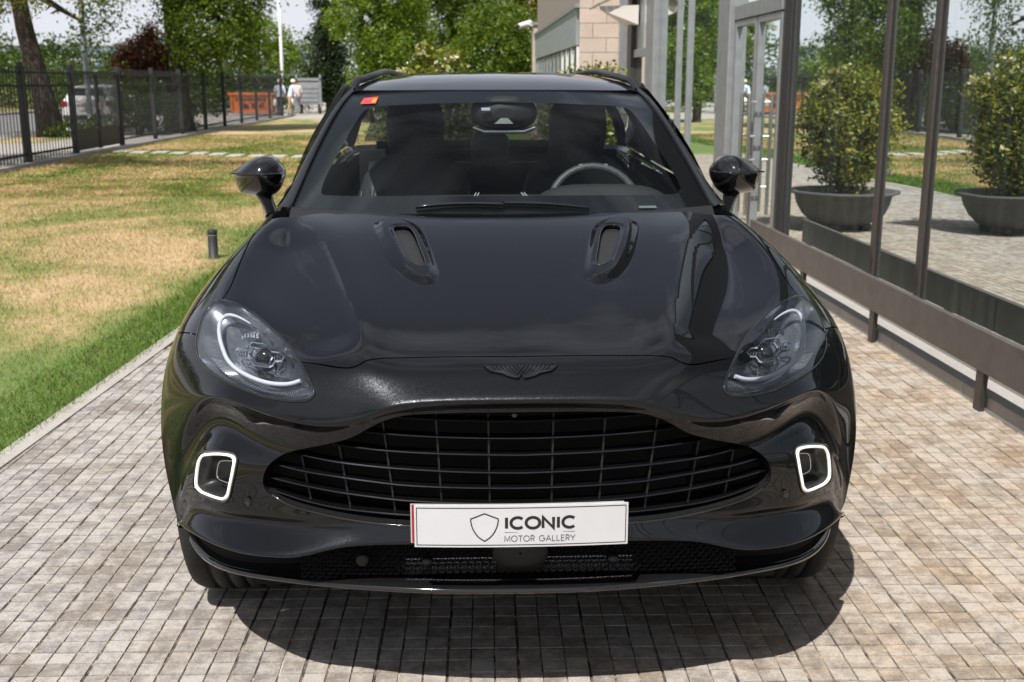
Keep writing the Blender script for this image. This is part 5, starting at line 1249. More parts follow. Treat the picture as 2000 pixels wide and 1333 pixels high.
def seat(xc, yc, zt, w=.27, hw=.135, rear_=False):
    s_ = empty('car_seat'); s_.parent = car
    rings = []
    for z, hw_, y_, d_ in ((.45, .25, -.06, .10), (.70, .27, -.02, .11), (.95, .275, .03, .10), (1.10, .27, .06, .085), (1.20, .235, .085, .07), (1.27, .17, .10, .055), (1.30, .10, .105, .04)):
        rings.append([(xc + hw_ * (abs(math.cos(a)) ** .55) * np.sign(math.cos(a)), yc + y_ + d_ * (abs(math.sin(a)) ** .8) * np.sign(math.sin(a)), z + zt) for a in np.linspace(0, 2 * math.pi, 28, endpoint=False)])
    MB().loft(rings, True, True).build('seat_back', M_LEATHER, s_)
    rings = []
    for z, f_ in ((1.27, .70), (1.30, .88), (1.36, .98), (1.44, 1.0), (1.50, .93), (1.54, .72), (1.552, .3)):
        rings.append([(xc + hw * f_ * (abs(math.cos(a)) ** .6) * np.sign(math.cos(a)), yc + .105 + .06 * f_ * (abs(math.sin(a)) ** .8) * np.sign(math.sin(a)), z + zt) for a in np.linspace(0, 2 * math.pi, 24, endpoint=False)])
    MB().loft(rings, True, True).build('head_rest', M_LEATHER, s_)
    mb = MB()
    for k in range(5):
        f_ = .60 + k * .08
        for q in (-1, 1): mb.tube([(xc + q * .25 * f_, yc - .075 - .0, .75 + zt), (xc + q * .255 * f_, yc - .068, .95 + zt), (xc + q * .22 * f_, yc - .03, 1.14 + zt)], .004, 5)
    mb.build('seat_seam', M_DASH, s_)
    for q in (-1, 1): MB().tube([(xc + q * .262, yc - .05, .75 + zt), (xc + q * .268, yc - .03, .95 + zt), (xc + q * .245, yc + .01, 1.13 + zt)], .0022, 5).build('seat_stitch', M_STITCH, s_)
    mb = MB(); mb.bevel_box(xc - .26, xc + .26, yc - .55, yc, .42 + zt, .58 + zt, .05); mb.build('seat_cushion', M_LEATHER, s_)
XL = at_y(812, 300, 2.75)[0]; XR = at_y(1127, 300, 2.75)[0]
seat(XL, 2.62, -.015); seat(XR, 2.62, -.015)
rb = [[(x, y_, z) for x in np.linspace(-.66, .66, 21)] for y_, z in ((3.45, .6), (3.52, .9), (3.58, 1.10), (3.62, 1.17), (3.68, 1.18), (3.74, 1.12))]
MB().loft(rb, False, False).build('rear_bench', M_DASH, car)
for xh in (-.42, .0, .42):
    z0 = 1.16; rings = [[(xh + .105 * f_ * (abs(math.cos(a)) ** .6) * np.sign(math.cos(a)), 3.60 + .05 * f_ * np.sign(math.sin(a)) * abs(math.sin(a)) ** .8, z0 + z) for a in np.linspace(0, 2 * math.pi, 20, endpoint=False)] for z, f_ in ((0, .85), (.03, .97), (.10, 1.0), (.15, .95), (.18, .7), (.19, .3))]
    MB().loft(rings, True, True).build('rear_head_rest', M_LEATHER, car)
MB().bevel_box(-.10, .10, 1.95, 3.0, .55, .80, .03).build('centre_console', M_DASH, car)
MB().box(-.75, .75, 4.05, 4.12, .6, 1.22).build('luggage_cover', M_LINING, car)
# rear-view mirror cluster under the roof edge
pod = at_y(984, 226, 2.06); rings = []
for s_, y_ in ((.3, -.055), (.75, -.045), (.95, -.02), (1.0, .0), (.95, .03), (.5, .045)):
    rings.append([(pod[0] + .135 * s_ * (abs(math.cos(a)) ** .8) * np.sign(math.cos(a)), 2.06 + y_, pod[2] + .068 * s_ * (abs(math.sin(a)) ** .8) * np.sign(math.sin(a)) + .01) for a in np.linspace(0, 2 * math.pi, 28, endpoint=False)])
rv = empty('interior_mirror'); rv.parent = car
recalc(MB().loft(rings, True, True).build('sensor_pod', M_MATT, rv))
q = at_y(984, 240, 2.0); mb = MB(); mb.add([(q[0] - .038, 1.996, q[2] - .004), (q[0] + .038, 1.996, q[2] - .004), (q[0] + .016, 1.994, q[2] + .018), (q[0] - .012, 1.994, q[2] + .018)], [(0, 1, 2, 3)]); mb.build('camera_hood', plain('pale_camera_hood', (.42, .44, .43), .5), rv)
q = at_y(949, 214, 2.0); MB().bevel_box(q[0] - .018, q[0] + .018, 1.993, 2.0, q[2] - .006, q[2] + .006, .002).build('rain_sensor', plain('sensor_white', (.6, .66, .75), .3), rv)
q = at_y(984, 255, 2.07); MB().tube([(q[0] - .125, 2.03, q[2] + .012), (q[0] - .08, 2.025, q[2] - .004), (q[0] + .08, 2.025, q[2] - .004), (q[0] + .125, 2.03, q[2] + .012)], .008, 8).build('mirror_frame', M_CHROME, rv)
# ================================================================ VEGETATION
def leaf_mat(name, cols, trans=.38, gloss=.03):
    t = NT(name); g = t.N('NewGeometry'); v = t.pos(); cl = t.noise(v, 1.3, 3)
    f = t.math('ADD', t.math('MULTIPLY', g.outputs['Random Per Island'], .65), t.math('MULTIPLY', cl, .45))
    c = t.ramp(f, [(.12 + .76 * i / (len(cols) - 1), k) for i, k in enumerate(cols)])
    d = t.N('BsdfDiffuse'); tr = t.N('BsdfTranslucent'); gl = t.N('BsdfGlossy'); gl.inputs['Roughness'].default_value = .38
    t.L(c, d.inputs[0]); t.L(t.mix(1, c, (1.5, 1.45, .6), 'MULTIPLY'), tr.inputs[0])
    a = t.N('MixShader'); a.inputs[0].default_value = trans; t.L(d.outputs[0], a.inputs[1]); t.L(tr.outputs[0], a.inputs[2])
    b = t.N('MixShader'); b.inputs[0].default_value = gloss; t.L(a.outputs[0], b.inputs[1]); t.L(gl.outputs[0], b.inputs[2]); t.L(b.outputs[0], t.out.inputs[0]); return t.m
L_MID = leaf_mat('green_leaf', [(.040, .075, .010), (.095, .155, .018), (.185, .250, .032)])
L_BRIGHT = leaf_mat('bright_green_leaf', [(.070, .130, .014), (.140, .230, .024), (.235, .310, .040)], .45)
L_DARK = leaf_mat('dark_needle', [(.012, .022, .010), (.022, .038, .014), (.045, .065, .022)], .15)
L_YEL = leaf_mat('yellow_green_leaf', [(.10, .13, .016), (.20, .23, .025), (.30, .30, .045)], .45)
L_RED = leaf_mat('purple_red_leaf', [(.045, .014, .014), (.11, .032, .026), (.15, .070, .040)], .3)
L_HEDGE = leaf_mat('hedge_leaf', [(.020, .042, .010), (.048, .088, .016), (.105, .155, .026)], .25)
L_POT = leaf_mat('shrub_leaf', [(.055, .085, .014), (.14, .175, .026), (.34, .32, .06)], .35)
L_BUD = leaf_mat('pale_shrub_tip', [(.34, .34, .16), (.52, .50, .30), (.66, .64, .46)], .3)
t = NT('tree_bark'); v = t.pos((9, 9, 1.6)); n = t.noise(v, 1.6, 6, .7, .4); t.bsdf(t.ramp(n, [(.35, (.020, .015, .012)), (.65, (.085, .066, .052))]), .95, 0, t.bump(n, .9, .05)); M_BARK = t.m

def leaves(blobs, n, size, seed, droop=.0, cl_r=.30, per=26, shell=.55, aspect=.55, stray=.10):
    """leaf quads in tufts spread through ellipsoid blobs (x, y, z, rx, ry, rz)"""
    r = np.random.default_rng(seed); vol = np.array([b[3] * b[4] * b[5] for b in blobs]) ** .75; cnt = np.maximum(1, (vol / vol.sum() * n / per)).astype(int); C = []
    for b, k in zip(blobs, cnt):
        d = r.normal(size=(k, 3)); d /= np.linalg.norm(d, axis=1, keepdims=True); rad = (shell + (1 - shell) * r.random(k)) ** .8; rad *= 1 + r.normal(0, stray, k)
        C.append(np.array(b[:3]) + d * rad[:, None] * np.array(b[3:]))
    C = np.concatenate(C); m = len(C); cr = cl_r * (.6 + .8 * r.random(m))
    P = np.repeat(C, per, 0) + r.normal(size=(m * per, 3)) * np.repeat(cr, per)[:, None] * np.array([.55, .55, .40])
    N = m * per
    P[:, 2] -= droop * np.abs(r.normal(0, .5, N))
    n_ = r.normal(size=(N, 3)) + np.array([0, 0, .7]); n_ /= np.linalg.norm(n_, axis=1, keepdims=True)
    a = r.normal(size=(N, 3)) + np.array([0, 0, -droop * 2]); a -= n_ * (a * n_).sum(1, keepdims=True); a /= np.linalg.norm(a, axis=1, keepdims=True); b = np.cross(n_, a)
    s = size * (.6 + .8 * r.random(N)); L, W = a * s[:, None], b * (s * aspect)[:, None] * .5
    V = np.stack([P, P + L * .5 + W, P + L, P + L * .5 - W], 1).reshape(-1, 3)
    return V, np.arange(4 * N).reshape(-1, 4)
def crown(parent, blobs, n, size, m, seed, name='crown', kind=None, **kw):
    V, F_ = leaves(blobs, n, size, seed, **kw); return link(name, fast_mesh(name, V, F_), m, parent, kind=kind)
def trunk(parent, base, top, r0, r1, limbs, seed, name='trunk'):
    r = random.Random(seed); base, top = Vector(base), Vector(top); mb = MB(); pts = []
    for i in range(9):
        f = i / 8; pts.append(base.lerp(top, f) + Vector((r.uniform(-1, 1), r.uniform(-1, 1), 0)) * .05 * (f > 0))
    rr = [r0 * 1.35] + [r0 + (r1 - r0) * i / 8 for i in range(1, 9)]; mb.tube(pts, rr, 12)
    for (f, tip, rl) in limbs:
        a = pts[int(f * 8)]; tip = Vector(tip); md = a.lerp(tip, .5) + Vector((r.uniform(-.2, .2), r.uniform(-.2, .2), r.uniform(.0, .3)))
        q1 = a.lerp(md, .5) + Vector((0, 0, .1)); mb.tube([a, q1, md, md.lerp(tip, .5), tip], [rl, rl * .85, rl * .65, rl * .45, rl * .15], 7)
        for k in range(3):
            t0 = md.lerp(tip, .2 + .25 * k); t1 = t0 + Vector((r.uniform(-1, 1), r.uniform(-1, 1), r.uniform(-.4, .7))) * (tip - a).length * .25; mb.tube([t0, t0.lerp(t1, .5) + Vector((0, 0, .05)), t1], [rl * .35, rl * .25, rl * .08], 5)
    return mb.build(name, M_BARK, parent)
def tree(label, x, y, h, tr, blobs, n, size, m, seed, cat='tree', group=None, bare=(), top=None, name='broadleaf_tree', **kw):
    o = empty(name, label, cat, group, (x, y, -.02)); r = random.Random(seed)
    B = [(bx, by, bz, rx, ry, rz) for bx, by, bz, rx, ry, rz in blobs]
    limbs = [(r.uniform(.45, .95), (b[0], b[1], b[2] + b[5] * .3), tr * .45) for b in B] + list(bare)
    tp = top or (r.uniform(-.3, .3), r.uniform(-.3, .3), h * .8)
    trunk(o, (0, 0, -.05), tp, tr, tr * .3, limbs, seed); crown(o, B, n, size, m, seed + 1, **kw); return o
# the big dark-trunked tree behind the railing, far left, and the limb that overhangs the lawn
tree('tall tree with a thick leaning dark trunk just behind the railing at far left', -12.95, 33.4, 11, .36, [(-1.6,-2,6.4,2.2,2.4,1.5),(.9,-1.5,7.2,1.6,2.0,1.2),(.3,1,8.6,2.8,2.8,1.8),(-2.4,1,5.0,1.3,1.5,1.3),(2.4,-1.0,5.3,.9,1.0,1.3),(1.7,.2,4.1,.6,.6,.8),(1.3,0,3.2,.5,.5,.5)], 36000, .115, L_MID, 11, top=(-1.35, 0, 8.6), droop=.5, cl_r=.42)
tree('overhanging tree with hanging sprays of leaves at the left edge of the lawn', -11.2, 19.4, 8, .30, [(0,0,5.2,2.2,2.6,1.2),(1.9,.3,4.3,1.3,1.5,.75),(3.1,-.2,3.75,.8,.9,.42),(3.9,.4,3.45,.45,.6,.25),(.5,2.5,4.4,1.4,1.6,1.0),(1.4,-1.6,5.2,1.2,1.0,.7),(2.8,-1.5,5.1,1.2,1.0,.6),(4.2,-1.3,5.0,1.1,.9,.5),(5.3,-1.1,4.9,.9,.8,.45),(.9,-.4,3.6,.8,1.0,.5),(2.2,.9,3.55,.9,.9,.4)], 34000, .075, L_YEL, 23, droop=.35, cl_r=.22)
# the dense drooping tree in the middle of the railing
tree('dense dark tree with drooping boughs rising behind the middle of the railing', -9.9, 37.0, 10, .42, [(1.3,0,7.6,2.1,2.4,2.2),(.6,-.4,5.3,1.2,1.4,1.3),(2.0,-.3,5.0,1.4,1.4,1.5),(1.3,-.6,3.8,1.6,1.5,1.2),(.8,-.4,2.9,.9,1.0,.7),(2.2,-.3,3.0,.9,1.0,.7),(3.0,0,5.4,.8,.8,.7)], 44000, .12, L_MID, 37, droop=.6, cl_r=.36)
tree('bushy green tree in front of the stone wing, just above the car roof', .85, 37.5, 5.0, .16, [(0,0,2.6,1.5,1.4,1.3),(-.9,-.2,2.0,.9,.9,.9),(.9,.2,2.1,.9,.9,1.0),(.1,.2,3.6,1.1,1.1,.8)], 20000, .115, L_MID, 41, cl_r=.24)
tree('tall sunlit tree with bright leaves left of the roof of the car', -4.15, 45.0, 9, .20, [(0,0,6.2,1.5,1.5,1.5),(-.2,0,4.2,1.3,1.4,1.2),(.7,-.2,3.0,1.3,1.3,1.1),(.45,-.2,1.6,1.1,1.1,1.0),(.9,0,5.0,1.1,1.1,1.0),(.2,.1,7.8,1.2,1.2,1.0)], 28000, .13, L_BRIGHT, 47, cl_r=.30)
tree('open bright-leaved tree with bare grey twigs behind the flowering pot shrub', -2.75, 47.0, 7, .14, [(0,0,3.9,1.2,1.2,1.1),(-.5,0,2.4,1.2,1.1,1.0),(.7,.1,2.3,1.0,1.0,1.0),(.5,0,5.0,.6,.6,.5)], 16000, .12, L_BRIGHT, 53, cl_r=.26, bare=[(.6,(.9,-.3,6.8),.06),(.8,(1.5,-.3,6.0),.05)])
tree('dark spreading tree of deep green filling the middle behind the car roof', -.9, 55.0, 9.5, .28, [(0,0,6.6,2.3,2.2,1.8),(-1.0,0,4.6,1.6,1.5,1.4),(1.0,-.2,4.4,1.6,1.5,1.3),(0,0,2.8,1.6,1.4,1.2),(1.9,0,6.6,1.4,1.3,1.2)], 26000, .15, L_MID, 59, cl_r=.34)
tree('yellow-green crown rising behind the roof line of the stone wing', 3.6, 58.0, 9, .25, [(0,0,5.6,2.2,2.0,1.7),(-1.6,-.2,4.8,1.5,1.4,1.3),(1.5,0,6.6,1.8,1.7,1.5),(-.6,0,7.4,1.6,1.5,1.2)], 22000, .16, L_YEL, 61, cl_r=.32)
# conifer
con = empty('conifer', 'tall narrow dark conifer left of the bright trees', 'tree', None, (-7.75, 62.5, -.02))
trunk(con, (0, 0, 0), (0, 0, 10), .22, .05, [], 67)
crown(con, [(.25 * math.sin(k * 2.1), .25 * math.cos(k * 1.7), .9 + k * .62, 1.45 - .075 * k, 1.35 - .075 * k, .5) for k in range(15)], 18000, .18, L_DARK, 71, cl_r=.34, shell=.3, aspect=.4)
tree('small pale-leaved tree beside the white mast in the distance', -13.3, 75.0, 6, .14, [(0,0,4.6,1.6,1.5,1.1),(1.1,0,3.4,1.2,1.2,.9),(-.9,0,5.6,1.0,1.0,.7)], 6000, .18, L_BRIGHT, 73, cl_r=.32)
tree('round light-green tree beyond the orange skip', -22.5, 84.0, 5, .14, [(0,0,2.8,1.8,1.6,1.3),(2.0,0,2.2,1.6,1.4,1.1),(-2.0,0,2.4,1.6,1.4,1.2)], 5000, .20, L_BRIGHT, 79, cl_r=.36)
def shrub(label, x, y, blobs, n, size, m, seed, cat='shrub', name='shrub', group=None, **kw):
    o = empty(name, label, cat, group, (x, y, -.02)); r = random.Random(seed); mb = MB()
    for b in blobs:
        for _ in range(3):
            q = Vector((b[0] + r.uniform(-.3, .3) * b[3], b[1], b[2])); mb.tube([(r.uniform(-.1, .1), r.uniform(-.1, .1), 0), q * .5 + Vector((0, 0, .1)), q], [.035, .025, .008], 6)
    mb.build('stem', M_BARK, o); crown(o, blobs, n, size, m, seed, 'foliage', **kw); return o
shrub('dark red-leaved shrub standing behind the railing', -10.9, 37.0, [(0,0,2.6,.85,.8,.6),(-.6,0,2.1,.6,.6,.5),(.6,.1,2.2,.6,.6,.5),(.1,0,3.2,.35,.4,.35)], 9000, .095, L_RED, 83, cl_r=.20)
shrub('tangled green bush under the red-leaved shrub', -10.6, 34.6, [(0,0,1.1,.8,.7,.8),(.5,.4,.7,.8,.7,.6),(-.5,.2,.6,.6,.6,.5)], 4200, .10, L_MID, 89, cl_r=.2)
shrub('olive bush behind the railing beside the grey pavement', -11.6, 42.5, [(0,0,1.2,1.1,.9,.9),(1.0,0,.9,.9,.8,.7),(-.9,.3,1.3,.9,.8,.8)], 4200, .12, L_HEDGE, 97, cl_r=.25)
o = empty('ivy', 'low ivy clump round the foot of the thick leaning trunk', 'plant', None, (-12.3, 33.0, -.02)); crown(o, [(0,0,.2,.8,.5,.25),(.8,.2,.3,.5,.4,.3)], 1500, .10, L_MID, 101, 'foliage', cl_r=.15)
def hedge(name, label, x0, x1, y0, y1, h, n, size, m, seed, kind=None, cat=None):
    r = np.random.default_rng(seed); k = max(6, int(max(x1 - x0, y1 - y0) / (h * .45))); bl = []
    for i in range(k):
        f = (i + .5) / k; bl.append((x0 + (x1 - x0) * f + r.normal(0, .2), y0 + (y1 - y0) * f + r.normal(0, .2), h * (.45 + r.normal(0, .05)), h * .5, h * .5, h * (.52 + r.normal(0, .07))))
    V, F_ = leaves(bl, n, size, seed, cl_r=h * .16, shell=.35); return link(name, fast_mesh(name, V, F_), m, None, label, cat, None, kind)
hedge('street_hedge', None, -27, -25.5, 28, 80, 2.9, 55000, .13, L_HEDGE, 103, 'stuff')
hedge('street_hedge_near', None, -29.5, -27, -20, 30, 3.6, 40000, .14, L_HEDGE, 107, 'stuff')
hedge('end_hedge', None, -24, -9.6, 66, 61.5, 2.6, 40000, .12, L_HEDGE, 109, 'stuff')
hedge('lawn_hedge', None, -6.9, 3.2, 66, 60, 2.4, 30000, .12, L_HEDGE, 113, 'stuff')
hedge('far_woodland', None, -60, 60, 118, 112, 6.5, 52000, .38, L_HEDGE, 127, 'stuff')
hedge('side_woodland', None, -75, -42, -60, 118, 5.5, 44000, .42, L_HEDGE, 131, 'stuff')
# trees of the garden behind the photographer: seen mirrored in the paint and lamps
tree('garden tree of the lawn behind the camera', -8.6, -6.5, 7, .2, [(0,0,4.8,1.8,1.8,1.3),(-1,.4,3.6,1.2,1.2,.9),(1.1,-.2,4.0,1.2,1.2,1.0)], 5000, .16, L_MID, 137, cl_r=.34)

# ---- potted shrubs on the paving behind the car
M_BOWL = plain('dark_concrete_bowl', (.075, .075, .078), .8, 0, .18, 14, bump=.15); M_SOIL = plain('soil', (.035, .025, .018), .95, 0, .3, 40)
def pot(label, x, y, blobs, n, seed, buds):
    o = empty('potted_shrub', label, 'potted plant', 'potted shrubs on the paving', (x, y, 0))
    MB().lathe([(.0, .045), (.20, .045), (.35, .09), (.45, .18), (.51, .29), (.535, .39), (.61, .41), (.612, .432), (.54, .436), (.50, .40), (.0, .40)], 0, 0, 0, 40).build('bowl', M_BOWL, o)
    MB().lathe([(.495, .385), (.3, .405), (.0, .41)], 0, 0, 0, 24).build('soil', M_SOIL, o)
    for k in range(4):
        a = k * 1.57 + .6; MB().lathe([(.0, 0), (.06, 0), (.075, .04), (.06, .09), (.0, .1)], .26 * math.cos(a), .26 * math.sin(a), .002, 12).build('foot', M_BOWL, o)
    r = random.Random(seed); mb = MB()
    for k in range(9): a = k * .7; mb.tube([(r.uniform(-.1, .1), r.uniform(-.1, .1), .38), (.22 * math.cos(a), .22 * math.sin(a), .75), (.36 * math.cos(a), .36 * math.sin(a), 1.25)], [.022, .016, .006], 6)
    mb.build('stem', M_BARK, o); crown(o, blobs, n, .055, L_POT, seed, 'foliage', cl_r=.11, per=22, shell=.5, stray=.19)
    if buds: crown(o, buds, 420, .05, L_BUD, seed + 5, 'pale_tips', cl_r=.05, kind='stuff', per=14, shell=.2)
pot('potted shrub in a wide grey bowl by the entrance, right of the car roof', 1.25, 9.9, [(0,0,1.05,.50,.46,.50),(0,0,.72,.34,.34,.24),(-.15,.05,1.45,.32,.30,.28),(.28,0,1.30,.26,.26,.26),(-.30,0,1.2,.22,.25,.25),(.1,0,1.60,.16,.16,.14)], 15000, 149, [(.1,0,1.72,.1,.1,.05),(.3,0,1.55,.08,.08,.05)])
TIP = [(-.42,0,1.56),(-.25,0,1.70),(-.06,.0,1.92),(.10,.02,1.74),(.22,0,1.84),(.38,0,1.64),(.50,0,1.58)]
pot('potted shrub with pale flowering tips in a grey bowl, showing above the car roof', -.50, 9.5, [(0,0,1.05,.52,.46,.50),(0,0,.72,.36,.34,.24),(0,0,1.42,.46,.36,.25)] + [(a, b, c - .10, .085, .09, .17) for a, b, c in TIP], 16000, 151, [(a, b, c + .02, .055, .055, .045) for a, b, c in TIP])

# ================================================================ STREET THINGS
def bollard(label, x, y, h=.27):
    o = empty('garden_bollard', label, 'bollard', None, (x, y, -.012))
    MB().lathe([(.055, 0), (.055, .008), (.045, .012), (.045, h - .06), (.043, h - .055), (.043, h - .05), (.046, h - .046), (.046, h - .006), (.040, h), (.0, h)], 0, 0, 0, 20).build('bollard_body', M_FENCE, o)
    MB().lathe([(.0445, h - .056), (.0445, h - .049)], 0, 0, 0, 20).build('bollard_band', M_GALV, o)
bollard('short black garden light bollard in the lawn beside the paving', -2.52, 8.05)
bollard('short black garden light bollard farther back at the lawn corner', -2.05, 17.4, .34)
def pole(name, label, x, y, h, r, m, cat):
    o = empty(name, label, cat, None, (x, y, -.03)); MB().lathe([(r * 1.8, 0), (r * 1.8, .02), (r * 1.05, .03), (r, 1.2), (r * .8, h), (.0, h)], 0, 0, 0, 16).build('pole_shaft', m, o)
    MB().box(-r * 1.02, r * 1.02, -r * 1.15, -r * .9, .6, .95).build('service_door', m, o)
    mb = MB(); mb.tube([(0, 0, h), (0, -.3, h + .25), (0, -1.2, h + .35)], r * .5, 8); mb.build('lamp_arm', m, o); MB().bevel_box(-.12, .12, -1.9, -1.2, h + .30, h + .40, .03).build('lamp_head', m, o)
pole('street_lamp', 'grey street lamp pole in front of the white hatchback', -13.3, 38.2, 7.5, .10, M_GALV, 'street lamp')
pole('lamp_mast', 'slim white mast rising beside the far grey building', -11.0, 66.5, 12, .10, M_WHITE, 'mast')
def office(label, x, y, w, h, d, seed):
    o = empty('office_block', label, 'building', None, (x, y, -.05)); mb = MB(); MB().box(-w / 2, w / 2, 0, d, 0, h).build('block_wall', M_WALLG, o); nf = max(2, int(h / 2.6)); nw = max(3, int(w / 2.4))
    for f in range(nf):
        for k in range(nw):
            x0 = -w / 2 + w * (k + .1) / nw; MB().box(x0, x0 + w * .8 / nw, -.06, -.005, h * (f + .18) / nf, h * (f + .85) / nf).build('window', M_BLUEGL, o)
    MB().box(-w / 2 - .3, w / 2 + .3, -.3, d, h, h + .4).build('roof_edge', M_WALLG, o)
M_WALLG = plain('pale_office_wall', (.48, .50, .53), .7, 0, .06, 1); M_BLUEGL = plain('blue_office_glass', (.14, .20, .27), .12, 0, .2, .4)
office('blue-grey glazed office block far behind the white mast', -20.6, 122, 7.5, 5.6, 8, 1)
office('long low grey office block on the skyline behind the red-leaved shrub', -86, 255, 34, 9.5, 14, 2)
# white hatchback parked beyond the gate, seen from behind
M_WHITECAR = plain('white_car_paint', (.72, .73, .75), .2, 0, .03, 3, Coat_Weight=.8); M_CARGL = plain('dark_car_glass', (.015, .017, .02), .06, 0, .1, 4); M_TAIL = plain('red_tail_lamp', (.26, .01, .018), .2, 0, .1, 20)
wc_ = empty('white_hatchback', 'white hatchback parked on the street behind the barred gate, seen from behind', 'car', None, (-13.55, 38.7, -.03))
sec = []
for y, hw, zb, zs, zt, ht in ((0,.80,.32,.95,1.02,.70), (.06,.88,.28,.98,1.10,.68), (.25,.90,.26,1.0,1.42,.62), (.7,.91,.26,1.0,1.52,.62), (1.6,.91,.26,.98,1.55,.62), (2.4,.91,.26,.97,1.48,.60), (3.1,.90,.26,.96,1.02,.72), (3.9,.88,.28,.86,.90,.70), (4.15,.74,.34,.70,.74,.60)):
    sec.append([(-hw * .94, y, zb), (-hw, y, zb + .2), (-hw, y, zs - .12), (-hw * .97, y, zs), (-ht, y, zt - .06), (-ht * .88, y, zt), (ht * .88, y, zt), (ht, y, zt - .06), (hw * .97, y, zs), (hw, y, zs - .12), (hw, y, zb + .2), (hw * .94, y, zb)])
recalc(MB().loft(sec, True, True, True).build('car_body', M_WHITECAR, wc_))
mb = MB(); mb.add([(-.66, .045, 1.04), (.66, .045, 1.04), (.56, .205, 1.40), (-.56, .205, 1.40)], [(0, 1, 2, 3)]); mb.build('rear_glass', M_CARGL, wc_)
for s in (1, -1):
    mb = MB(); mb.add([(s * .905, .5, 1.02), (s * .905, 2.5, 1.0), (s * .655, 2.25, 1.42), (s * .645, .75, 1.45)], [(0, 1, 2, 3)]); mb.build('side_glass', M_CARGL, wc_)
    MB().bevel_box(s * .78 - .11, s * .78 + .11, -.02, .12, .80, 1.0, .03).build('tail_lamp', M_TAIL, wc_)
    for yy in (.75, 3.3):
        MB().lathe([(.0, -.1), (.2, -.1), (.32, -.09), (.33, 0), (.32, .09), (.2, .1), (.0, .1)], s * .80, yy, .33, 24, 'x').build('car_wheel', M_DARKFR, wc_)
MB().bevel_box(-.84, .84, -.08, .1, .36, .52, .03).build('rear_bumper', M_DARKFR, wc_); MB().box(-.26, .26, -.025, -.005, .68, .79).build('number_plate', M_WHITE, wc_)
MB().bevel_box(-.45, .45, -.02, .02, .83, .86, .01).build('tailgate_trim', M_STEEL, wc_); MB().bevel_box(-.55, .55, .12, .35, 1.44, 1.50, .02).build('roof_spoiler', M_WHITECAR, wc_)
# orange skip with painted lettering
M_ORANGE = plain('orange_skip_paint', (.62, .17, .035), .55, 0, .14, 5, bump=.1); M_LETT = plain('dark_stencil_paint', (.03, .03, .05), .6, 0, .1, 20)
sk = empty('orange_skip', 'open orange rubbish skip with dark stencilled lettering on the pavement beyond the railing', 'skip', None, (-11.15, 57.0, -.03))
def skip_ring(z, w, d): return [(-w, 0 + (1.7 - d) / 2, z), (w, (1.7 - d) / 2, z), (w, (1.7 + d) / 2, z), (-w, (1.7 + d) / 2, z)]
recalc(MB().loft([skip_ring(.10, .92, 1.5), skip_ring(1.05, 1.12, 1.7), skip_ring(1.05, 1.06, 1.6), skip_ring(.16, .86, 1.4)], True, True, False).build('skip_body', M_ORANGE, sk))
MB().bevel_box(-1.18, 1.18, -.05, .03, 1.0, 1.14, .015).build('skip_rim', M_ORANGE, sk); MB().bevel_box(-1.0, 1.0, .02, .12, .10, .22, .015).build('skip_foot', M_ORANGE, sk)
for x in (-1.02, 1.02): MB().bevel_box(x - .06, x + .06, -.02, .1, .2, 1.0, .015).build('skip_rib', M_ORANGE, sk)
DIG = {'9': (.62, [arc(.31, .70, .27, .30, 0, 360, 14), [(.58, .7), (.50, .0)]]), '3': (.60, [arc(.28, .74, .26, .26, 150, -90, 10) + arc(.28, .26, .28, .26, 90, -150, 10)]), '6': (.62, [arc(.31, .30, .27, .30, 0, 360, 14), [(.05, .3), (.2, 1)]]), '1': (.35, [[(.02, .8), (.2, 1), (.2, 0)]]), '5': (.6, [[(.55, 1), (.1, 1), (.08, .55)] + arc(.28, .3, .28, .30, 110, -150, 10)]), '4': (.66, [[(.48, 0), (.48, 1), (.02, .3), (.64, .3)]]), '.': (.25, [[(.08, 0), (.08, .12)]])}
GLY.update(DIG)
def skip_text(txt, x, z, w, h, pen):
    mb = MB(); write(mb, txt, x, z, w, h, pen, 0); mb.v = [(a, .085 - .105 * c / 1.05 - .012, c) for a, b, c in mb.v]; mb.build('painted_lettering', M_LETT, sk)
skip_text('936 15 41', -.62, .34, 1.25, .27, .060)
skip_text('CONTENEROR', -.80, .72, 1.55, .15, .035)
# grey display trolley and the people beside it
tro = empty('panel_trolley', 'grey panelled trailer on wheels parked at the end of the railing', 'trailer', None, (-8.38, 58.0, -.01))
M_PANEL = plain('grey_panel', (.24, .25, .27), .6, 0, .12, 4)
MB().bevel_box(-.50, .62, -.02, .9, .50, 1.65, .02).build('trailer_box', M_PANEL, tro)
for z in (.62, .85, 1.08, 1.31): MB().bevel_box(-.44, .56, -.05, -.022, z, z + .19, .006).build('trailer_slat', M_PANEL, tro)
for x in (-.56, .66): MB().bevel_box(x - .05, x + .05, -.06, .05, .35, 2.02, .01).build('trailer_upright', M_GALV, tro)
MB().bevel_box(-.6, .7, -.06, .05, 1.70, 1.84, .01).build('trailer_rail', M_PANEL, tro)
for x in (-.40, .55): MB().lathe([(.0, -.07), (.24, -.07), (.26, 0), (.24, .07), (.0, .07)], x, .3, .27, 20, 'x').build('trailer_wheel', M_DARKFR, tro)
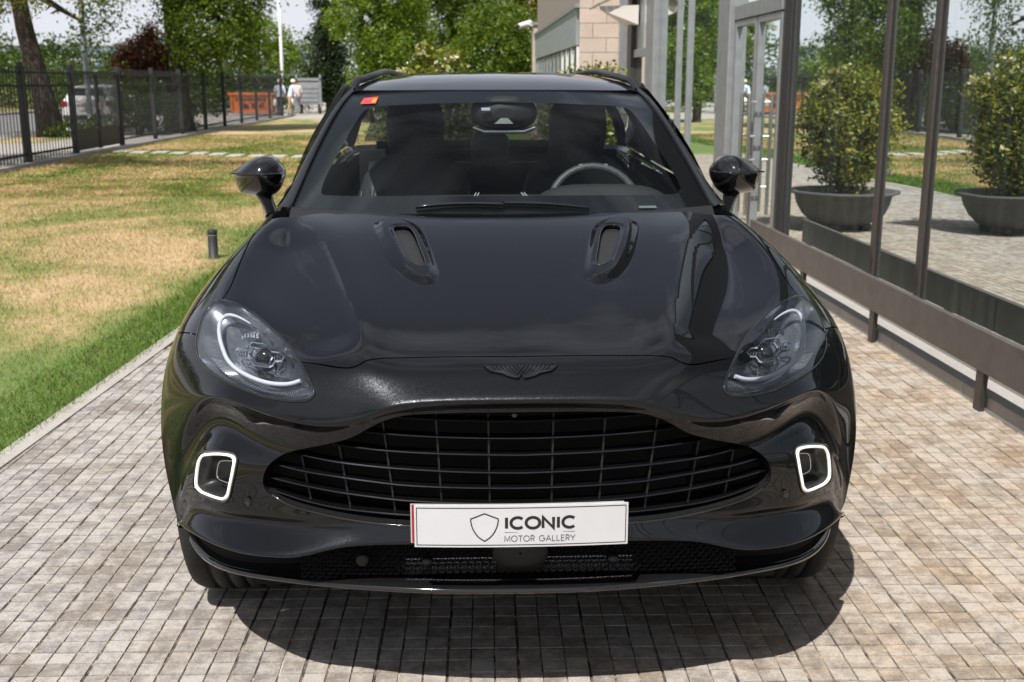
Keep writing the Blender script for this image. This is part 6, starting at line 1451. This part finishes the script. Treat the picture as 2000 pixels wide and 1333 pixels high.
def person(label, x, y, rz, shirt, trousers, pose, hat=None, bag=None, lean=0.0):
    o = empty('person', label, 'person', None, (x, y, 0)); o.rotation_euler.z = rz
    J = {'pel': (0, 0, .92), 'spi': (0, .01 - lean * .4, 1.15), 'che': (0, -lean * .7, 1.36), 'nek': (0, -lean, 1.48), 'hed': (0, -lean - .02, 1.60), 'top': (0, -lean - .02, 1.73)}
    for s, k in ((1, 'l'), (-1, 'r')):
        J['sh' + k] = (s * .19, -lean * .8, 1.41); J['el' + k] = (s * .25, -lean + .02, 1.14); J['wr' + k] = (s * .24, -.12 - lean, .92); J['ha' + k] = (s * .24, -.16 - lean, .84)
        st = pose * s; J['hi' + k] = (s * .10, 0, .88); J['kn' + k] = (s * .11, -.05 - st, .49); J['an' + k] = (s * .11, .04 - st * 1.4, .08); J['to' + k] = (s * .12, -.13 - st * 1.4, .03)
    E = [('pel', 'spi'), ('spi', 'che'), ('che', 'nek'), ('nek', 'hed'), ('hed', 'top')]
    for k in 'lr': E += [('che', 'sh' + k), ('sh' + k, 'el' + k), ('el' + k, 'wr' + k), ('wr' + k, 'ha' + k), ('pel', 'hi' + k), ('hi' + k, 'kn' + k), ('kn' + k, 'an' + k), ('an' + k, 'to' + k)]
    RD = {'pel': (.15, .11), 'spi': (.14, .10), 'che': (.17, .11), 'nek': (.055, .055), 'hed': (.085, .095), 'top': (.05, .06)}
    for k in 'lr': RD.update({'sh' + k: (.065, .065), 'el' + k: (.045, .045), 'wr' + k: (.032, .032), 'ha' + k: (.035, .025), 'hi' + k: (.095, .10), 'kn' + k: (.06, .06), 'an' + k: (.042, .042), 'to' + k: (.04, .03)})
    names = list(J); me = bpy.data.meshes.new('body'); me.from_pydata([J[n] for n in names], [(names.index(a), names.index(b)) for a, b in E], [])
    b = bpy.data.objects.new('body', me); COL.objects.link(b); md = b.modifiers.new('skin', 'SKIN')
    for i, n in enumerate(names): me.skin_vertices[0].data[i].radius = RD[n]
    me.skin_vertices[0].data[0].use_root = True; b.modifiers.new('sub', 'SUBSURF').levels = 2
    dg = bpy.context.evaluated_depsgraph_get(); m2 = bpy.data.meshes.new_from_object(b.evaluated_get(dg)); bpy.data.objects.remove(b)
    m2.materials.clear()
    for m in (M_SKIN, shirt, trousers, M_DARKFR): m2.materials.append(m)
    for p in m2.polygons:
        c = p.center; p.use_smooth = True
        p.material_index = 3 if c.z < .09 else 2 if c.z < .93 and abs(c.x) < .21 else 1 if c.z < 1.47 and not (abs(c.x) > .2 and c.z < 1.08) else 0
    m2.name = 'body'; link('body', m2, None, o)
    hd = MB(); hd.lathe([(.0, 1.755), (.06, 1.745), (.10, 1.70), (.108, 1.66), (.103, 1.62), (.0, 1.62)] if not hat else [(.0, 1.775), (.07, 1.765), (.108, 1.71), (.112, 1.66), (.16, 1.65), (.0, 1.648)], 0, -lean - .01, 0, 16); hd.build('hat' if hat else 'hair', hat or M_HAIR, o)
    if bag: MB().lathe([(.0, .46), (.09, .47), (.12, .58), (.10, .74), (.03, .84), (.0, .85)], .25, -.16 - lean, 0, 14).build('carrier_bag', bag, o)
M_SKIN = plain('skin', (.50, .30, .21), .5, 0, .08, 30); M_HAIR = plain('hair', (.05, .035, .025), .6, 0, .2, 90)
M_SH1 = plain('pale_blue_cotton', (.62, .68, .80), .8, 0, .08, 20); M_SH2 = plain('pale_pink_cotton', (.72, .62, .64), .8, 0, .08, 20); M_TR1 = plain('black_cloth', (.012, .013, .016), .85, 0, .2, 30); M_TR2 = plain('grey_cloth', (.22, .23, .25), .85, 0, .15, 30); M_TR3 = plain('tan_cloth', (.40, .30, .18), .85, 0, .12, 30)
M_BAG = plain('white_bag', (.82, .82, .82), .5, 0, .05, 20); M_CAP = plain('pale_cap', (.72, .72, .52), .7, 0, .06, 20)
person('person in pale cap, blue shirt and black trousers holding a white bag by the railing', -9.22, 54.2, R(185), M_SH1, M_TR1, .05, M_CAP, M_BAG)
person('person in a pale cap and white shirt bending beside the railing end', -8.98, 55.6, R(120), M_SH1, M_TR3, .10, M_CAP, None, .22)
person('person in a light pink top and grey trousers beside the grey trailer', -8.80, 57.0, R(200), M_SH2, M_TR2, -.06, None, M_BAG)
